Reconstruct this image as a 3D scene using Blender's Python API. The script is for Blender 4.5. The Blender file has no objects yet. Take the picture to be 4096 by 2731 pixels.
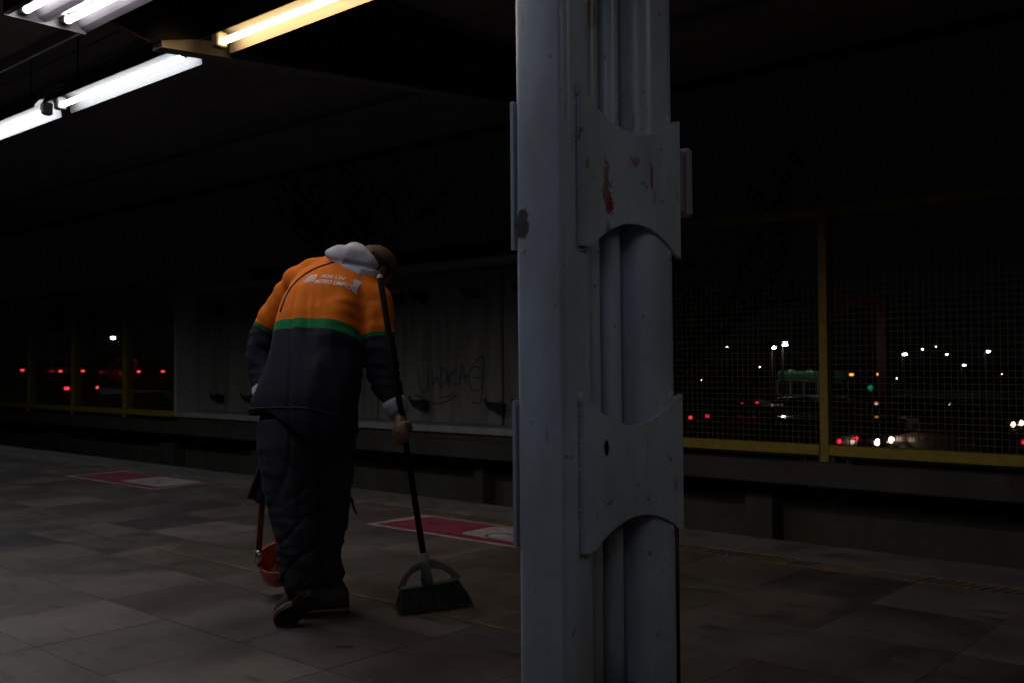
import bpy, bmesh, math, random
import numpy as np
from math import sin, cos, pi, radians, sqrt, atan2
from mathutils import Vector, Matrix, noise
from mathutils.bvhtree import BVHTree

S = bpy.context.scene
COL = S.collection
rnd = random.Random(7)

# ------------------------------------------------------------------ camera
yaw, pitch, roll = radians(41.6), radians(1.13), radians(0.45)
cam_d = bpy.data.cameras.new('camera')
cam = bpy.data.objects.new('camera', cam_d)
COL.objects.link(cam)
fw = Vector((-sin(yaw) * cos(pitch), cos(yaw) * cos(pitch), sin(pitch)))
r0 = Vector((cos(yaw), sin(yaw), 0)); u0 = r0.cross(fw)
rr = r0 * cos(roll) - u0 * sin(roll); uu = r0 * sin(roll) + u0 * cos(roll)
cam.matrix_world = Matrix(((rr.x, uu.x, -fw.x, 0), (rr.y, uu.y, -fw.y, 0), (rr.z, uu.z, -fw.z, 1.0), (0, 0, 0, 1)))
cam_d.lens = 35; cam_d.sensor_width = 36; cam_d.clip_end = 2000; cam_d.clip_start = 0.05
cam_d.dof.use_dof = True; cam_d.dof.focus_distance = 3.6; cam_d.dof.aperture_fstop = 5.0
S.camera = cam

# ------------------------------------------------------------------ world: night sky
W = bpy.data.worlds.new('World'); S.world = W; W.use_nodes = True
bg = W.node_tree.nodes['Background']
bg.inputs[0].default_value = (0.72, 0.85, 1.0, 1); bg.inputs[1].default_value = 0.0009
S.view_settings.view_transform = 'Standard'; S.view_settings.look = 'None'
S.view_settings.exposure = 0; S.view_settings.gamma = 1
try: S.view_settings.use_curve_mapping = False
except Exception: pass
S.cycles.max_bounces = 6; S.cycles.diffuse_bounces = 3; S.cycles.glossy_bounces = 3
S.cycles.use_light_tree = True; S.cycles.sample_clamp_indirect = 3.0
S.cycles.use_denoising = True
S.cycles.blur_glossy = 0.5

TUBE_WHITE = ((0.93, 0.95, 1.0), 26.0)
TUBE_WARM = ((1.0, 0.64, 0.28), 42.0)
TUBE_PINK = ((0.97, 0.94, 1.0), 30.0)

# ------------------------------------------------------------------ materials
def mat(name, col, rough=0.6, metal=0.0, var=0.25, scale=6.0, bump=0.0, bscale=60.0, stretch=(1, 1, 1), col2=None, spec=0.5, coat=0.0, emis=None, obj_coords=False, sheen=0.0):
    m = bpy.data.materials.new(name); m.use_nodes = True
    nt = m.node_tree; N = nt.nodes; L = nt.links
    p = N['Principled BSDF']
    p.inputs['Roughness'].default_value = rough; p.inputs['Metallic'].default_value = metal
    p.inputs['Specular IOR Level'].default_value = spec
    if coat: p.inputs['Coat Weight'].default_value = coat
    if sheen: p.inputs['Sheen Weight'].default_value = sheen
    c = tuple(col) + (1,)
    if emis:
        p.inputs['Emission Color'].default_value = tuple(emis[0]) + (1,); p.inputs['Emission Strength'].default_value = emis[1]
    if var > 0:
        if obj_coords:
            tc = N.new('ShaderNodeTexCoord'); src = tc.outputs['Object']
        else:
            tc = N.new('ShaderNodeNewGeometry'); src = tc.outputs['Position']
        mp = N.new('ShaderNodeMapping'); mp.inputs['Scale'].default_value = stretch; L.new(src, mp.inputs[0])
        nz = N.new('ShaderNodeTexNoise'); nz.inputs['Scale'].default_value = scale; nz.inputs['Detail'].default_value = 7; nz.inputs['Roughness'].default_value = 0.62
        L.new(mp.outputs[0], nz.inputs[0])
        mr = N.new('ShaderNodeMapRange'); mr.inputs[1].default_value = 0.3; mr.inputs[2].default_value = 0.7
        L.new(nz.outputs[0], mr.inputs[0])
        mx = N.new('ShaderNodeMix'); mx.data_type = 'RGBA'
        L.new(mr.outputs[0], mx.inputs[0])
        a = tuple(x * (1 - var) for x in col) + (1,)
        b = (tuple(col2) + (1,)) if col2 else tuple(min(1, x * (1 + var)) for x in col) + (1,)
        mx.inputs[6].default_value = a; mx.inputs[7].default_value = b
        L.new(mx.outputs[2], p.inputs['Base Color'])
        rv = N.new('ShaderNodeMapRange'); rv.inputs[3].default_value = max(0.05, rough - 0.12); rv.inputs[4].default_value = min(1, rough + 0.12)
        L.new(nz.outputs[0], rv.inputs[0]); L.new(rv.outputs[0], p.inputs['Roughness'])
        if bump:
            n2 = N.new('ShaderNodeTexNoise'); n2.inputs['Scale'].default_value = bscale; n2.inputs['Detail'].default_value = 5
            L.new(mp.outputs[0], n2.inputs[0])
            bp = N.new('ShaderNodeBump'); bp.inputs['Strength'].default_value = bump; bp.inputs['Distance'].default_value = 0.01
            L.new(n2.outputs[0], bp.inputs['Height']); L.new(bp.outputs[0], p.inputs['Normal'])
    else:
        p.inputs['Base Color'].default_value = c
    return m

def spots(m, col, scale=14.0, thr=0.70, soft=0.02, stretch=(1, 1, 1), detail=3):
    """add patches of another colour (chips, stains) on top of a material made by mat()"""
    nt = m.node_tree; N = nt.nodes; L = nt.links; p = N['Principled BSDF']
    g = N.new('ShaderNodeNewGeometry'); mp = N.new('ShaderNodeMapping'); mp.inputs['Scale'].default_value = stretch
    mp.inputs['Location'].default_value = (rnd.random() * 5, rnd.random() * 5, rnd.random() * 5)
    L.new(g.outputs['Position'], mp.inputs[0])
    nz = N.new('ShaderNodeTexNoise'); nz.inputs['Scale'].default_value = scale; nz.inputs['Detail'].default_value = detail
    L.new(mp.outputs[0], nz.inputs[0])
    mr = N.new('ShaderNodeMapRange'); mr.inputs[1].default_value = thr - soft; mr.inputs[2].default_value = thr + soft
    L.new(nz.outputs[0], mr.inputs[0])
    mx = N.new('ShaderNodeMix'); mx.data_type = 'RGBA'; L.new(mr.outputs[0], mx.inputs[0])
    if p.inputs['Base Color'].links:
        L.new(p.inputs['Base Color'].links[0].from_socket, mx.inputs[6])
    else: mx.inputs[6].default_value = p.inputs['Base Color'].default_value
    mx.inputs[7].default_value = tuple(col) + (1,)
    L.new(mx.outputs[2], p.inputs['Base Color'])
    return m

def blob(m, centre, size, col, nscale=30.0, amp=0.5):
    """one stain of a given place on a material: ellipsoid round a world point, ragged edge"""
    nt = m.node_tree; N = nt.nodes; L = nt.links; p = N['Principled BSDF']
    g = N.new('ShaderNodeNewGeometry')
    sb = N.new('ShaderNodeVectorMath'); sb.operation = 'SUBTRACT'; sb.inputs[1].default_value = centre; L.new(g.outputs['Position'], sb.inputs[0])
    dv = N.new('ShaderNodeVectorMath'); dv.operation = 'DIVIDE'; dv.inputs[1].default_value = size; L.new(sb.outputs[0], dv.inputs[0])
    ln = N.new('ShaderNodeVectorMath'); ln.operation = 'LENGTH'; L.new(dv.outputs[0], ln.inputs[0])
    nz = N.new('ShaderNodeTexNoise'); nz.inputs['Scale'].default_value = nscale; nz.inputs['Detail'].default_value = 4; L.new(g.outputs['Position'], nz.inputs[0])
    ma = N.new('ShaderNodeMath'); ma.operation = 'MULTIPLY_ADD'; ma.inputs[1].default_value = amp * 4; L.new(nz.outputs[0], ma.inputs[0]); L.new(ln.outputs['Value'], ma.inputs[2])
    mr = N.new('ShaderNodeMapRange'); mr.inputs[1].default_value = 1 + amp * 2 - 0.12; mr.inputs[2].default_value = 1 + amp * 2 + 0.12
    mr.inputs[3].default_value = 1; mr.inputs[4].default_value = 0; L.new(ma.outputs[0], mr.inputs[0])
    mx = N.new('ShaderNodeMix'); mx.data_type = 'RGBA'; L.new(mr.outputs[0], mx.inputs[0])
    L.new(p.inputs['Base Color'].links[0].from_socket, mx.inputs[6]); mx.inputs[7].default_value = tuple(col) + (1,)
    L.new(mx.outputs[2], p.inputs['Base Color'])

def emi(name, col, s):
    m = bpy.data.materials.new(name); m.use_nodes = True; N = m.node_tree.nodes
    N.remove(N['Principled BSDF']); e = N.new('ShaderNodeEmission')
    e.inputs[0].default_value = tuple(col) + (1,); e.inputs[1].default_value = s
    m.node_tree.links.new(e.outputs[0], N['Material Output'].inputs[0]); return m

M = {}
TILE = []
for i, c in enumerate([tuple(.79 * q for q in c_) for c_ in [tuple(.68 * u + .32 * v for u, v in zip(d_, (.118, .102, .090))) for d_ in [(.125, .118, .110), (.155, .140, .128), (.120, .092, .090), (.085, .085, .092), (.135, .108, .102), (.098, .092, .080), (.175, .160, .150), (.075, .078, .088)]]]):
    m = mat('terrazzo_%s' % 'abcdefgh'[i], c, 0.42, var=0.28, scale=3.2, bump=0.12, bscale=25, col2=tuple(x * 1.3 for x in c))
    spots(m, tuple(x * 0.5 for x in c), 2.6, 0.56, 0.12, (1, .6, 1), 7); spots(m, tuple(x * 1.5 for x in c), 1.7, 0.60, 0.12, (1, .7, 1), 7)
    spots(m, tuple(x * 1.7 for x in c), 260, 0.63, 0.03); spots(m, (.022, .02, .02), 7.5, .735, .012, (1, 1, 1), 2); spots(m, tuple(x * 1.5 for x in c), 11, .70, .05, (1, 1, 1), 6); spots(m, tuple(x * .55 for x in c), 18, .64, .05, (.25, 1, 1), 4)
    TILE.append(m)
M['edge'] = spots(mat('platform_edge_concrete', (.105, .103, .100), 0.7, var=.3, scale=2.5, bump=.3, bscale=40), (.05, .05, .05), 5, .6, .08)
M['tactile'] = spots(mat('worn_yellow_tactile', (.19, .125, .045), .6, var=.35, scale=9, bump=.3), (.10, .092, .085), 6, .46, .06)
M['seam'] = spots(mat('worn_yellow_seam', (.20, .135, .05), .6, var=.3, scale=20), (.12, .10, .085), 12, .56, .06)
M['grout'] = mat('grout', (.05, .047, .043), .9, var=.3, bump=.2)
M['conc'] = spots(mat('concrete', (.075, .073, .062), .85, var=.3, scale=1.6, bump=.5, bscale=18, stretch=(1, 1, .35)), (.06, .055, .05), 3, .6, .1, (1, 1, .2), 6)
M['concgreen'] = spots(mat('damp_concrete', (.085, .085, .058), .9, var=.35, scale=2, bump=.5, bscale=15, stretch=(1, 1, .3)), (.10, .06, .045), 1.6, .6, .1)
M['panel'] = mat('grey_panel', (.25, .247, .228), .75, var=.16, scale=2.2, bump=.35, bscale=30, stretch=(1.6, 1, .25))
spots(M['panel'], (.10, .10, .095), 9, .70, .02); spots(M['panel'], (.15, .15, .135), 2.5, .55, .1, (2, 1, .2))
M['frame'] = mat('grey_frame_paint', (.42, .42, .42), .6, var=.15, scale=8, bump=.1)
M['black'] = mat('black_metal', (.012, .012, .013), .6, var=.2)
M['yellow'] = spots(mat('yellow_fence_paint', (.39, .29, .03), .55, var=.2, scale=9, bump=.1), (.16, .10, .03), 11, .68, .03)
M['wire'] = mat('yellow_wire', (.115, .095, .028), .6, var=0.2)
M['column'] = mat('blue_grey_column_paint', (.50, .59, .73), .36, var=.12, scale=7, bump=.06, bscale=8)
spots(M['column'], (.03, .03, .035), 26, .80, .01); spots(M['column'], (.16, .15, .16), 14, .76, .015, (1, 1, 1.6)); spots(M['column'], (.36, .40, .46), 3.5, .56, .12, (1, 1, .3), 7); spots(M['column'], (.20, .21, .23), 33, .715, .03, (1, 1, 1), 2); spots(M['column'], (.24, .22, .22), 9, .70, .03, (1, 1, .5), 6); spots(M['column'], (.30, .32, .36), 40, .70, .04, (1, 1, .13), 4)
blob(M['column'], (-1.772, 2.036, 1.37), (.028, .05, .045), (.085, .075, .08), 40, .25)
blob(M['column'], (-1.61, 2.20, 1.455), (.02, .018, .042), (.30, .17, .17), 55, .8)
blob(M['column'], (-1.61, 2.20, 1.50), (.02, .010, .055), (.30, .18, .18), 60, .7)
blob(M['column'], (-1.61, 2.42, 1.53), (.02, .009, .040), (.30, .15, .15), 60, .6)
blob(M['column'], (-1.61, 2.33, 1.56), (.02, .022, .014), (.33, .22, .25), 60, .8)
blob(M['column'], (-1.61, 2.215, 1.425), (.02, .016, .026), (.26, .06, .05), 90, .8)
blob(M['column'], (-1.61, 2.188, 0.765), (.02, .012, .022), (.01, .01, .01), 60, .15)
blob(M['column'], (-1.72, 2.45, 0.0), (.25, .30, .06), (.05, .045, .04), 30, .5)
M['box'] = spots(mat('pinkish_grey_box_paint', (.36, .32, .35), .5, var=.1), (.08, .07, .07), 40, .74, .02)
M['ceil'] = mat('dark_ceiling_deck', (.22, .21, .21), .6, var=.25, scale=3, bump=.2, bscale=9, stretch=(.3, 1, 1))
M['soffit'] = mat('soffit_paint', (.30, .28, .28), .5, var=.15, scale=4, bump=.08)
M['beam'] = mat('beam_paint', (.19, .175, .16), .5, var=.2, scale=8, bump=.1)
M['trim'] = mat('pale_trim', (.6, .52, .45), .45, var=.2)
M['refl'] = mat('white_enamel_reflector', (.082, .084, .081), .5, var=.14, scale=5, stretch=(.2, 6, 6))
M['hous'] = mat('lamp_housing', (.085, .08, .083), .4, var=.15)
M['holder'] = mat('lamp_holder_plastic', (.16, .15, .13), .5, var=.2)
M['tw'] = emi('tube_cool_white', *TUBE_WHITE); M['ty'] = emi('tube_warm', *TUBE_WARM); M['tp'] = emi('tube_pinkish_white', *TUBE_PINK); M['td'] = emi('tube_fill_dim', (.86, .93, 1.0), 12.0); M['th'] = emi('tube_fill_strong', (.95, .97, 1.0), 52.0); M['tn'] = emi('tube_fill_neutral', (1.0, .86, .72), 28.0)  # dim, strong and neutral tubes belong to the added unseen fill lamps
M['pink'] = spots(mat('magenta_sticker', (.19, .021, .055), .6, var=.18, scale=14), (.17, .075, .09), 22, .66, .05)
M['white'] = spots(mat('worn_white_print', (.34, .32, .31), .6, var=.2, scale=20), (.25, .22, .21), 15, .62, .05)
M['blue'] = mat('blue_print', (.04, .08, .22), .5, var=.1)
M['paleprint'] = mat('faded_print', (.36, .13, .17), .6, var=.35, scale=60)
M['rail'] = mat('steel_rail', (.10, .08, .07), .45, metal=.8, var=.3)
M['ballast'] = mat('ballast', (.05, .048, .045), .95, var=.5, scale=25, bump=1)
M['asphalt'] = mat('asphalt', (.045, .045, .047), .8, var=.3, scale=2, bump=.3)
M['ground'] = mat('dark_ground', (.03, .032, .025), .95, var=.4, scale=1)
M['spray'] = mat('dark_spray_paint', (.075, .075, .078), .7, var=.2)
# person
M['skin'] = mat('skin', (.17, .080, .048), .5, var=.1, scale=20, bump=.05, bscale=120)
M['hair'] = mat('dark_hair', (.010, .009, .009), .6, var=.3, scale=80)
M['hood'] = mat('grey_fleece', (.47, .48, .55), .95, var=.10, scale=60, bump=.25, bscale=240)
M['cap'] = mat('brown_cap', (.065, .037, .030), .9, var=.15, scale=40, bump=.2, bscale=200)
M['trous'] = mat('dark_navy_trousers', (.013, .015, .024), .88, var=.2, scale=12, bump=.2, bscale=160)
M['shoe'] = mat('dark_shoe', (.028, .020, .014), .6, var=.3)
M['sole'] = mat('tan_welt', (.30, .17, .07), .6, var=.2)
M['sock'] = mat('grey_sock', (.07, .055, .055), .9, var=.15, scale=60)
M['print'] = mat('vest_print', (.66, .56, .55), .7, var=.12, scale=50)
M['piping'] = mat('dark_piping', (.02, .018, .022), .7, var=.1)
M['cuff'] = mat('grey_cuff', (.26, .28, .32), .95, var=.1, scale=60, bump=.2, bscale=200)
M['olive'] = mat('olive_broom_pole', (.006, .0055, .003), .9, spec=.1, var=.25, scale=20, stretch=(1, 1, .2))
M['bplas'] = mat('grey_green_plastic', (.19, .20, .20), .5, var=.15, scale=30)
M['bristle'] = mat('dark_green_bristles', (.012, .017, .014), .8, var=.5, scale=90)
M['orange'] = mat('orange_dustpan_plastic', (.52, .10, .022), .45, var=.15, scale=20)
M['redpole'] = mat('dark_red_pole', (.16, .014, .012), .45, var=.2)
M['litter'] = mat('brown_litter', (.10, .045, .025), .9, var=.6, scale=60)
# street
for k, c in dict(carwhite=(.30, .28, .28), cardark=(.02, .02, .022), cargrey=(.10, .10, .11), carred=(.20, .02, .02), carsilver=(.22, .22, .23), bus=(.035, .17, .07)).items():
    M[k] = mat('paint_' + k, c, .25, var=.05, coat=.6)
M['glass'] = mat('dark_glass', (.01, .011, .013), .08, var=0, spec=.8)
M['tyre'] = mat('tyre_rubber', (.012, .012, .012), .8, var=0)
M['rimm'] = mat('wheel_rim', (.25, .25, .25), .3, metal=.8, var=0)
M['chrome'] = mat('bright_trim', (.5, .5, .5), .2, metal=.9, var=0)
M['tail_on'] = emi('tail_light_on', (1.0, .015, .04), 1.7)
M['tail_hot'] = emi('brake_light_on', (1.0, .04, .05), 2.6)
M['tail_off'] = mat('tail_light_off', (.25, .01, .01), .3, var=0)
M['head_on'] = emi('headlight_on', (1.0, .70, .48), 6.0)
M['head_dim'] = emi('headlight_dim', (1.0, .50, .32), .8)
M['head_off'] = mat('headlight_off', (.4, .4, .4), .2, var=0)
M['amber'] = emi('amber_marker_lamp', (1.0, .42, .06), 2.0)
M['lampw'] = emi('street_lamp_white', (.9, .95, 1.0), 14.0); M['lamps'] = emi('street_lamp_strong', (.95, .97, 1.0), 60.0)
M['greenl'] = emi('green_signal', (.02, .9, .30), .16)
M['intl'] = emi('bus_interior_lamp', (.75, .95, .85), .5)
M['plate'] = mat('number_plate', (.5, .5, .48), .5, var=0)

# ------------------------------------------------------------------ helpers
def obj(name, verts, faces, m, parent=None, smooth=False, mats=None, fmat=None):
    me = bpy.data.meshes.new(name)
    off = Vector((0, 0, 0))
    q = parent
    while q is not None:
        off += q.location; q = q.parent
    me.from_pydata([tuple(Vector(v) - off) for v in verts], [], faces); 
    for mm in (mats or [m]): me.materials.append(mm)
    if fmat is not None: me.polygons.foreach_set('material_index', fmat)
    if smooth: me.polygons.foreach_set('use_smooth', [True] * len(me.polygons))
    me.update()
    o = bpy.data.objects.new(name, me); COL.objects.link(o)
    if parent: o.parent = parent
    return o

def tag(o, label=None, cat=None, group=None, kind=None):
    if label: o['label'] = label
    if cat: o['category'] = cat
    if group: o['group'] = group
    if kind: o['kind'] = kind
    return o

def empty(name, loc, label=None, cat=None, group=None):
    o = bpy.data.objects.new(name, None); o.location = loc; COL.objects.link(o); o.empty_display_size = .1
    return tag(o, label, cat, group)

class MB:
    def __init__(s): s.v = []; s.f = []; s.m = []
    def add(s, v, f, mi=0):
        n = len(s.v); s.v += [tuple(x) for x in v]; s.f += [tuple(i + n for i in q) for q in f]; s.m += [mi] * len(f)
    def box(s, x0, x1, y0, y1, z0, z1, mi=0, bev=0.0):
        if bev <= 0:
            v = [(x, y, z) for z in (z0, z1) for (x, y) in ((x0, y0), (x1, y0), (x1, y1), (x0, y1))]
            s.add(v, [(3, 2, 1, 0), (4, 5, 6, 7), (0, 1, 5, 4), (1, 2, 6, 5), (2, 3, 7, 6), (3, 0, 4, 7)], mi)
        else:
            b = bev; ring = []
            for (zz, d) in ((z0, b), (z0 + b, 0), (z1 - b, 0), (z1, b)):
                X0, X1, Y0, Y1 = x0 + d, x1 - d, y0 + d, y1 - d
                c = b if d == 0 else b * .5
                ring.append([(X0 + c, Y0, zz), (X1 - c, Y0, zz), (X1, Y0 + c, zz), (X1, Y1 - c, zz), (X1 - c, Y1, zz), (X0 + c, Y1, zz), (X0, Y1 - c, zz), (X0, Y0 + c, zz)])
            s.rings(ring, mi)
    def rings(s, ring, mi=0, closed=True, caps=True):
        n = len(ring[0]); v = [p for r in ring for p in r]; f = []
        for i in range(len(ring) - 1):
            for j in range(n if closed else n - 1):
                k = (j + 1) % n
                f.append((i * n + j, i * n + k, (i + 1) * n + k, (i + 1) * n + j))
        if caps and closed:
            f.append(tuple(reversed(range(n)))); f.append(tuple((len(ring) - 1) * n + j for j in range(n)))
        s.add(v, f, mi)
    def tube(s, pts, rad, n=10, mi=0, flat=1.0, side=None, caps=True):
        pts = [Vector(p) for p in pts]; R = rad if isinstance(rad, (list, tuple)) else [rad] * len(pts); ring = []
        prev = None
        for i, p in enumerate(pts):
            t = (pts[min(i + 1, len(pts) - 1)] - pts[max(i - 1, 0)]).normalized()
            a = Vector(side) if side is not None else (prev if prev is not None else (Vector((0, 0, 1)) if abs(t.z) < .9 else Vector((1, 0, 0))))
            a = (a - t * a.dot(t)).normalized(); prev = a; b = t.cross(a)
            ring.append([p + a * (R[i] * cos(2 * pi * k / n)) + b * (R[i] * flat * sin(2 * pi * k / n)) for k in range(n)])
        s.rings(ring, mi, caps=caps)
    def ell(s, pts, ax, n=24, mi=0):
        """loft of ellipses: pts = [(centre, a, b)], ax = lateral axis (one or a list)"""
        ring = []; P_ = [Vector(p[0]) for p in pts]
        for i, (c, a, b) in enumerate(pts):
            c = Vector(c); t = (P_[min(i + 1, len(P_) - 1)] - P_[max(i - 1, 0)]).normalized()
            A = Vector(ax[i] if isinstance(ax, list) else ax); A = (A - t * A.dot(t)).normalized(); B = t.cross(A)
            ring.append([c + A * (a * cos(2 * pi * k / n)) + B * (b * sin(2 * pi * k / n)) for k in range(n)])
        s.rings(ring, mi)
    def sphere(s, c, r, n=12, mi=0, ax=None):
        c = Vector(c); R = r if isinstance(r, (list, tuple)) else (r, r, r); X = ax or (Vector((1, 0, 0)), Vector((0, 1, 0)), Vector((0, 0, 1))); ring = []
        for i in range(n + 1):
            th = pi * (0.02 + 0.96 * i / n)
            ring.append([c + X[0] * (R[0] * sin(th) * cos(2 * pi * k / (2 * n))) + X[1] * (R[1] * sin(th) * sin(2 * pi * k / (2 * n))) - X[2] * (R[2] * cos(th)) for k in range(2 * n)])
        s.rings(ring, mi)
    def prism(s, prof, fn, d0, d1, mi=0):
        n = len(prof); v = [fn(p, d0) for p in prof] + [fn(p, d1) for p in prof]
        f = [(i, (i + 1) % n, n + (i + 1) % n, n + i) for i in range(n)] + [tuple(reversed(range(n))), tuple(range(n, 2 * n))]
        s.add(v, f, mi)
    def build(s, name, m, parent=None, smooth=False, mats=None):
        o = obj(name, s.v, s.f, m, parent, smooth, mats, s.m if mats else None)
        bm = bmesh.new(); bm.from_mesh(o.data); bmesh.ops.recalc_face_normals(bm, faces=bm.faces); bm.to_mesh(o.data); bm.free()
        return o

def autosmooth(o, ang=35):
    bm = bmesh.new(); bm.from_mesh(o.data)
    for e in bm.edges:
        if len(e.link_faces) == 2 and e.calc_face_angle(0) > radians(ang): e.smooth = False
    for f in bm.faces: f.smooth = True
    bm.to_mesh(o.data); bm.free(); return o

def remesh(o, voxel, smooth=6, fac=0.5):
    md = o.modifiers.new('r', 'REMESH'); md.mode = 'VOXEL'; md.voxel_size = voxel; md.use_smooth_shade = True
    if smooth:
        sm = o.modifiers.new('s', 'SMOOTH'); sm.iterations = smooth; sm.factor = fac
    dg = bpy.context.evaluated_depsgraph_get(); dg.update()
    me = bpy.data.meshes.new_from_object(o.evaluated_get(dg)); mats = [m for m in o.data.materials]
    me.name = o.name
    o.modifiers.clear(); o.data = me
    me.materials.clear()
    for m in mats: me.materials.append(m)
    me.polygons.foreach_set('use_smooth', [True] * len(me.polygons)); me.polygons.foreach_set('material_index', [0] * len(me.polygons))
    return o

def displace(o, fn):
    """fn(world point, normal) -> metres along the normal"""
    off = o.parent.location if o.parent else Vector((0, 0, 0)); me = o.data
    ns = [v.normal.copy() for v in me.vertices]
    for v, n in zip(me.vertices, ns): v.co += n * fn(v.co + off, n)
    me.update()

# ================================================================== SETTING
# ---- ground beyond, street, pit
b = MB(); b.add([(-900, 9.95, -2.9), (900, 9.95, -2.9), (900, 900, -2.9), (-900, 900, -2.9)], [(0, 1, 2, 3)])
tag(b.build('ground', M['ground']), kind='structure')
ROAD = [(-900, 0.05), (-60, -.1), (-45, -.75), (-36, -1.3), (-20, -2.3), (900, -2.3)]
def road_z(x):
    for (a, za), (c, zc) in zip(ROAD, ROAD[1:]):
        if a <= x <= c: return za + (zc - za) * (x - a) / (c - a)
    return 0
b = MB(); b.rings([[(x, 13, z), (x, 75, z), (x, 75, z - .45), (x, 13, z - .45)] for x, z in ROAD if x > -200] , caps=True)
b2 = MB(); xs = [-899, -60, -45, -36, -20, 200]
b2.rings([[(x, 13, road_z(x)), (x, 75, road_z(x)), (x, 75, road_z(x) - .5), (x, 13, road_z(x) - .5)] for x in xs])
tag(b2.build('road', M['asphalt']), kind='structure')
b = MB(); b.box(-60, 30, 5.12, 9.3, -1.5, -1.3); tag(b.build('track_bed', M['ballast']), kind='structure')
for yy in (6.3, 7.75):
    b = MB(); b.box(-60, 30, yy - .035, yy + .035, -1.3, -1.28); b.box(-60, 30, yy - .01, yy + .01, -1.28, -1.18); b.box(-60, 30, yy - .035, yy + .035, -1.18, -1.14)
    tag(b.build('track_rail', M['rail']), 'steel running rail lying on the dark track bed ' + ('nearer the platform' if yy < 7 else 'nearer the far wall'), 'rail', 'rails of the track')

# ---- platform: slab + tiles
b = MB(); b.box(-60, 30, -8, 5.10, -1.3, -.034); tag(b.build('platform_slab', M['grout']), kind='structure')
fl = empty('platform_floor', (0, 0, 0)); tag(fl, kind='structure')
tile_me = {}
def tile_mesh(k, mi):
    key = (k, mi)
    if key not in tile_me:
        b = MB(); g = .0012; b.box(g - .25, .25 - g, g - .25, .25 - g, -.032, 0)
        me = bpy.data.meshes.new('tile'); me.from_pydata(b.v, [], b.f); me.materials.append(TILE[mi]); me.update(); tile_me[key] = me
    return tile_me[key]
TR = random.Random(21)
# tile tones: a loose draught-board of darker and paler stones, laid in two families
for i in range(-28, 6):
    for j in range(1, 9):
        cx = -1.63 + .5 * i + .25 + .5; cy = .03 + .5 * j + .25
        if cy > 4.5: continue
        if cx < -9 and cy < 2.2: continue
        if cx < -5.5 and cy < 1.2: continue
        par = (i + j) % 2
        mi = TR.choice([0, 1, 4, 6, 1] if par else [2, 3, 5, 7, 2, 0])
        o = bpy.data.objects.new('tile', tile_mesh(0, mi)); COL.objects.link(o); o.parent = fl
        o.location = (cx, cy, TR.uniform(-.0006, .0003)); o.rotation_euler = (TR.uniform(-.0012, .0012), TR.uniform(-.0012, .0012), (pi / 2) * TR.randrange(4))
b = MB(); b.box(-60, -15.4, -8, 4.53, -.033, -.001); b.box(1.38, 30, -8, 4.53, -.033, -.001); b.box(-15.39, 1.37, -8, .52, -.033, -.001)
b.box(-15.39, -9.2, .521, 2.02, -.033, -.001); b.box(-9.19, -5.64, .521, 1.02, -.033, -.001)
b.build('far_paving', TILE[0], fl)
b = MB(); b.box(-60, 30, 4.685, 5.13, -.25, .001, bev=.012); tag(b.build('platform_edge', M['edge']), kind='structure')
b = MB(); b.box(-60, 30, 4.533, 4.683, -.03, .0005)
for k in range(420):      # raised diagonal ribs, worn
    x = -16 + k * .045
    if noise.noise(Vector((x * 1.3, 3, 0))) < -.25: continue
    b.prism([(x, 4.55), (x + .018, 4.55), (x + .06, 4.665), (x + .042, 4.665)], lambda p, d: (p[0], p[1], d), .0004, .0045)
tag(b.build('tactile_strip', M['tactile']), kind='structure')
b = MB()
x = -16.0
while x < 1.4:
    L_ = rnd.uniform(.15, .6); w = rnd.uniform(.004, .008)
    if noise.noise(Vector((x * .9, 7, 1))) > -.33:
        b.box(x, x + L_, 2.77 - w, 2.77 + w, .0008, .0035)
    x += L_ + rnd.choice([0.0, .004, .02])
tag(b.build('floor_line', M['seam']), kind='structure')

# ---- far wall, pilasters, ledge
wl = empty('track_wall', (0, 9.24, -1.3), 'low damp concrete wall of the track trench below the ledge', 'wall')
b = MB(); b.box(-60, 30, 9.24, 9.9, -1.3, -.16); b.build('wall_face', M['concgreen'], wl)
for x0, x1 in [(-24.6, -23.8), (-20.99, -20.19), (-16.33, -15.85), (-13.52, -13.2), (-8.66, -8.50), (-4.9, -4.6), (-1.6, -1.3)]:
    b = MB(); b.box(x0, x1, 9.0, 9.238, -1.3, -.162, bev=.01); b.build('pilaster', M['conc'], wl)
b = MB()
b.box(-60, 30, 8.6, 9.9, -.16, .055, bev=.012)
lg = b.build('concrete_ledge', M['conc']); tag(lg, 'long grey concrete ledge carrying the yellow fence across the tracks', 'ledge')

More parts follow.
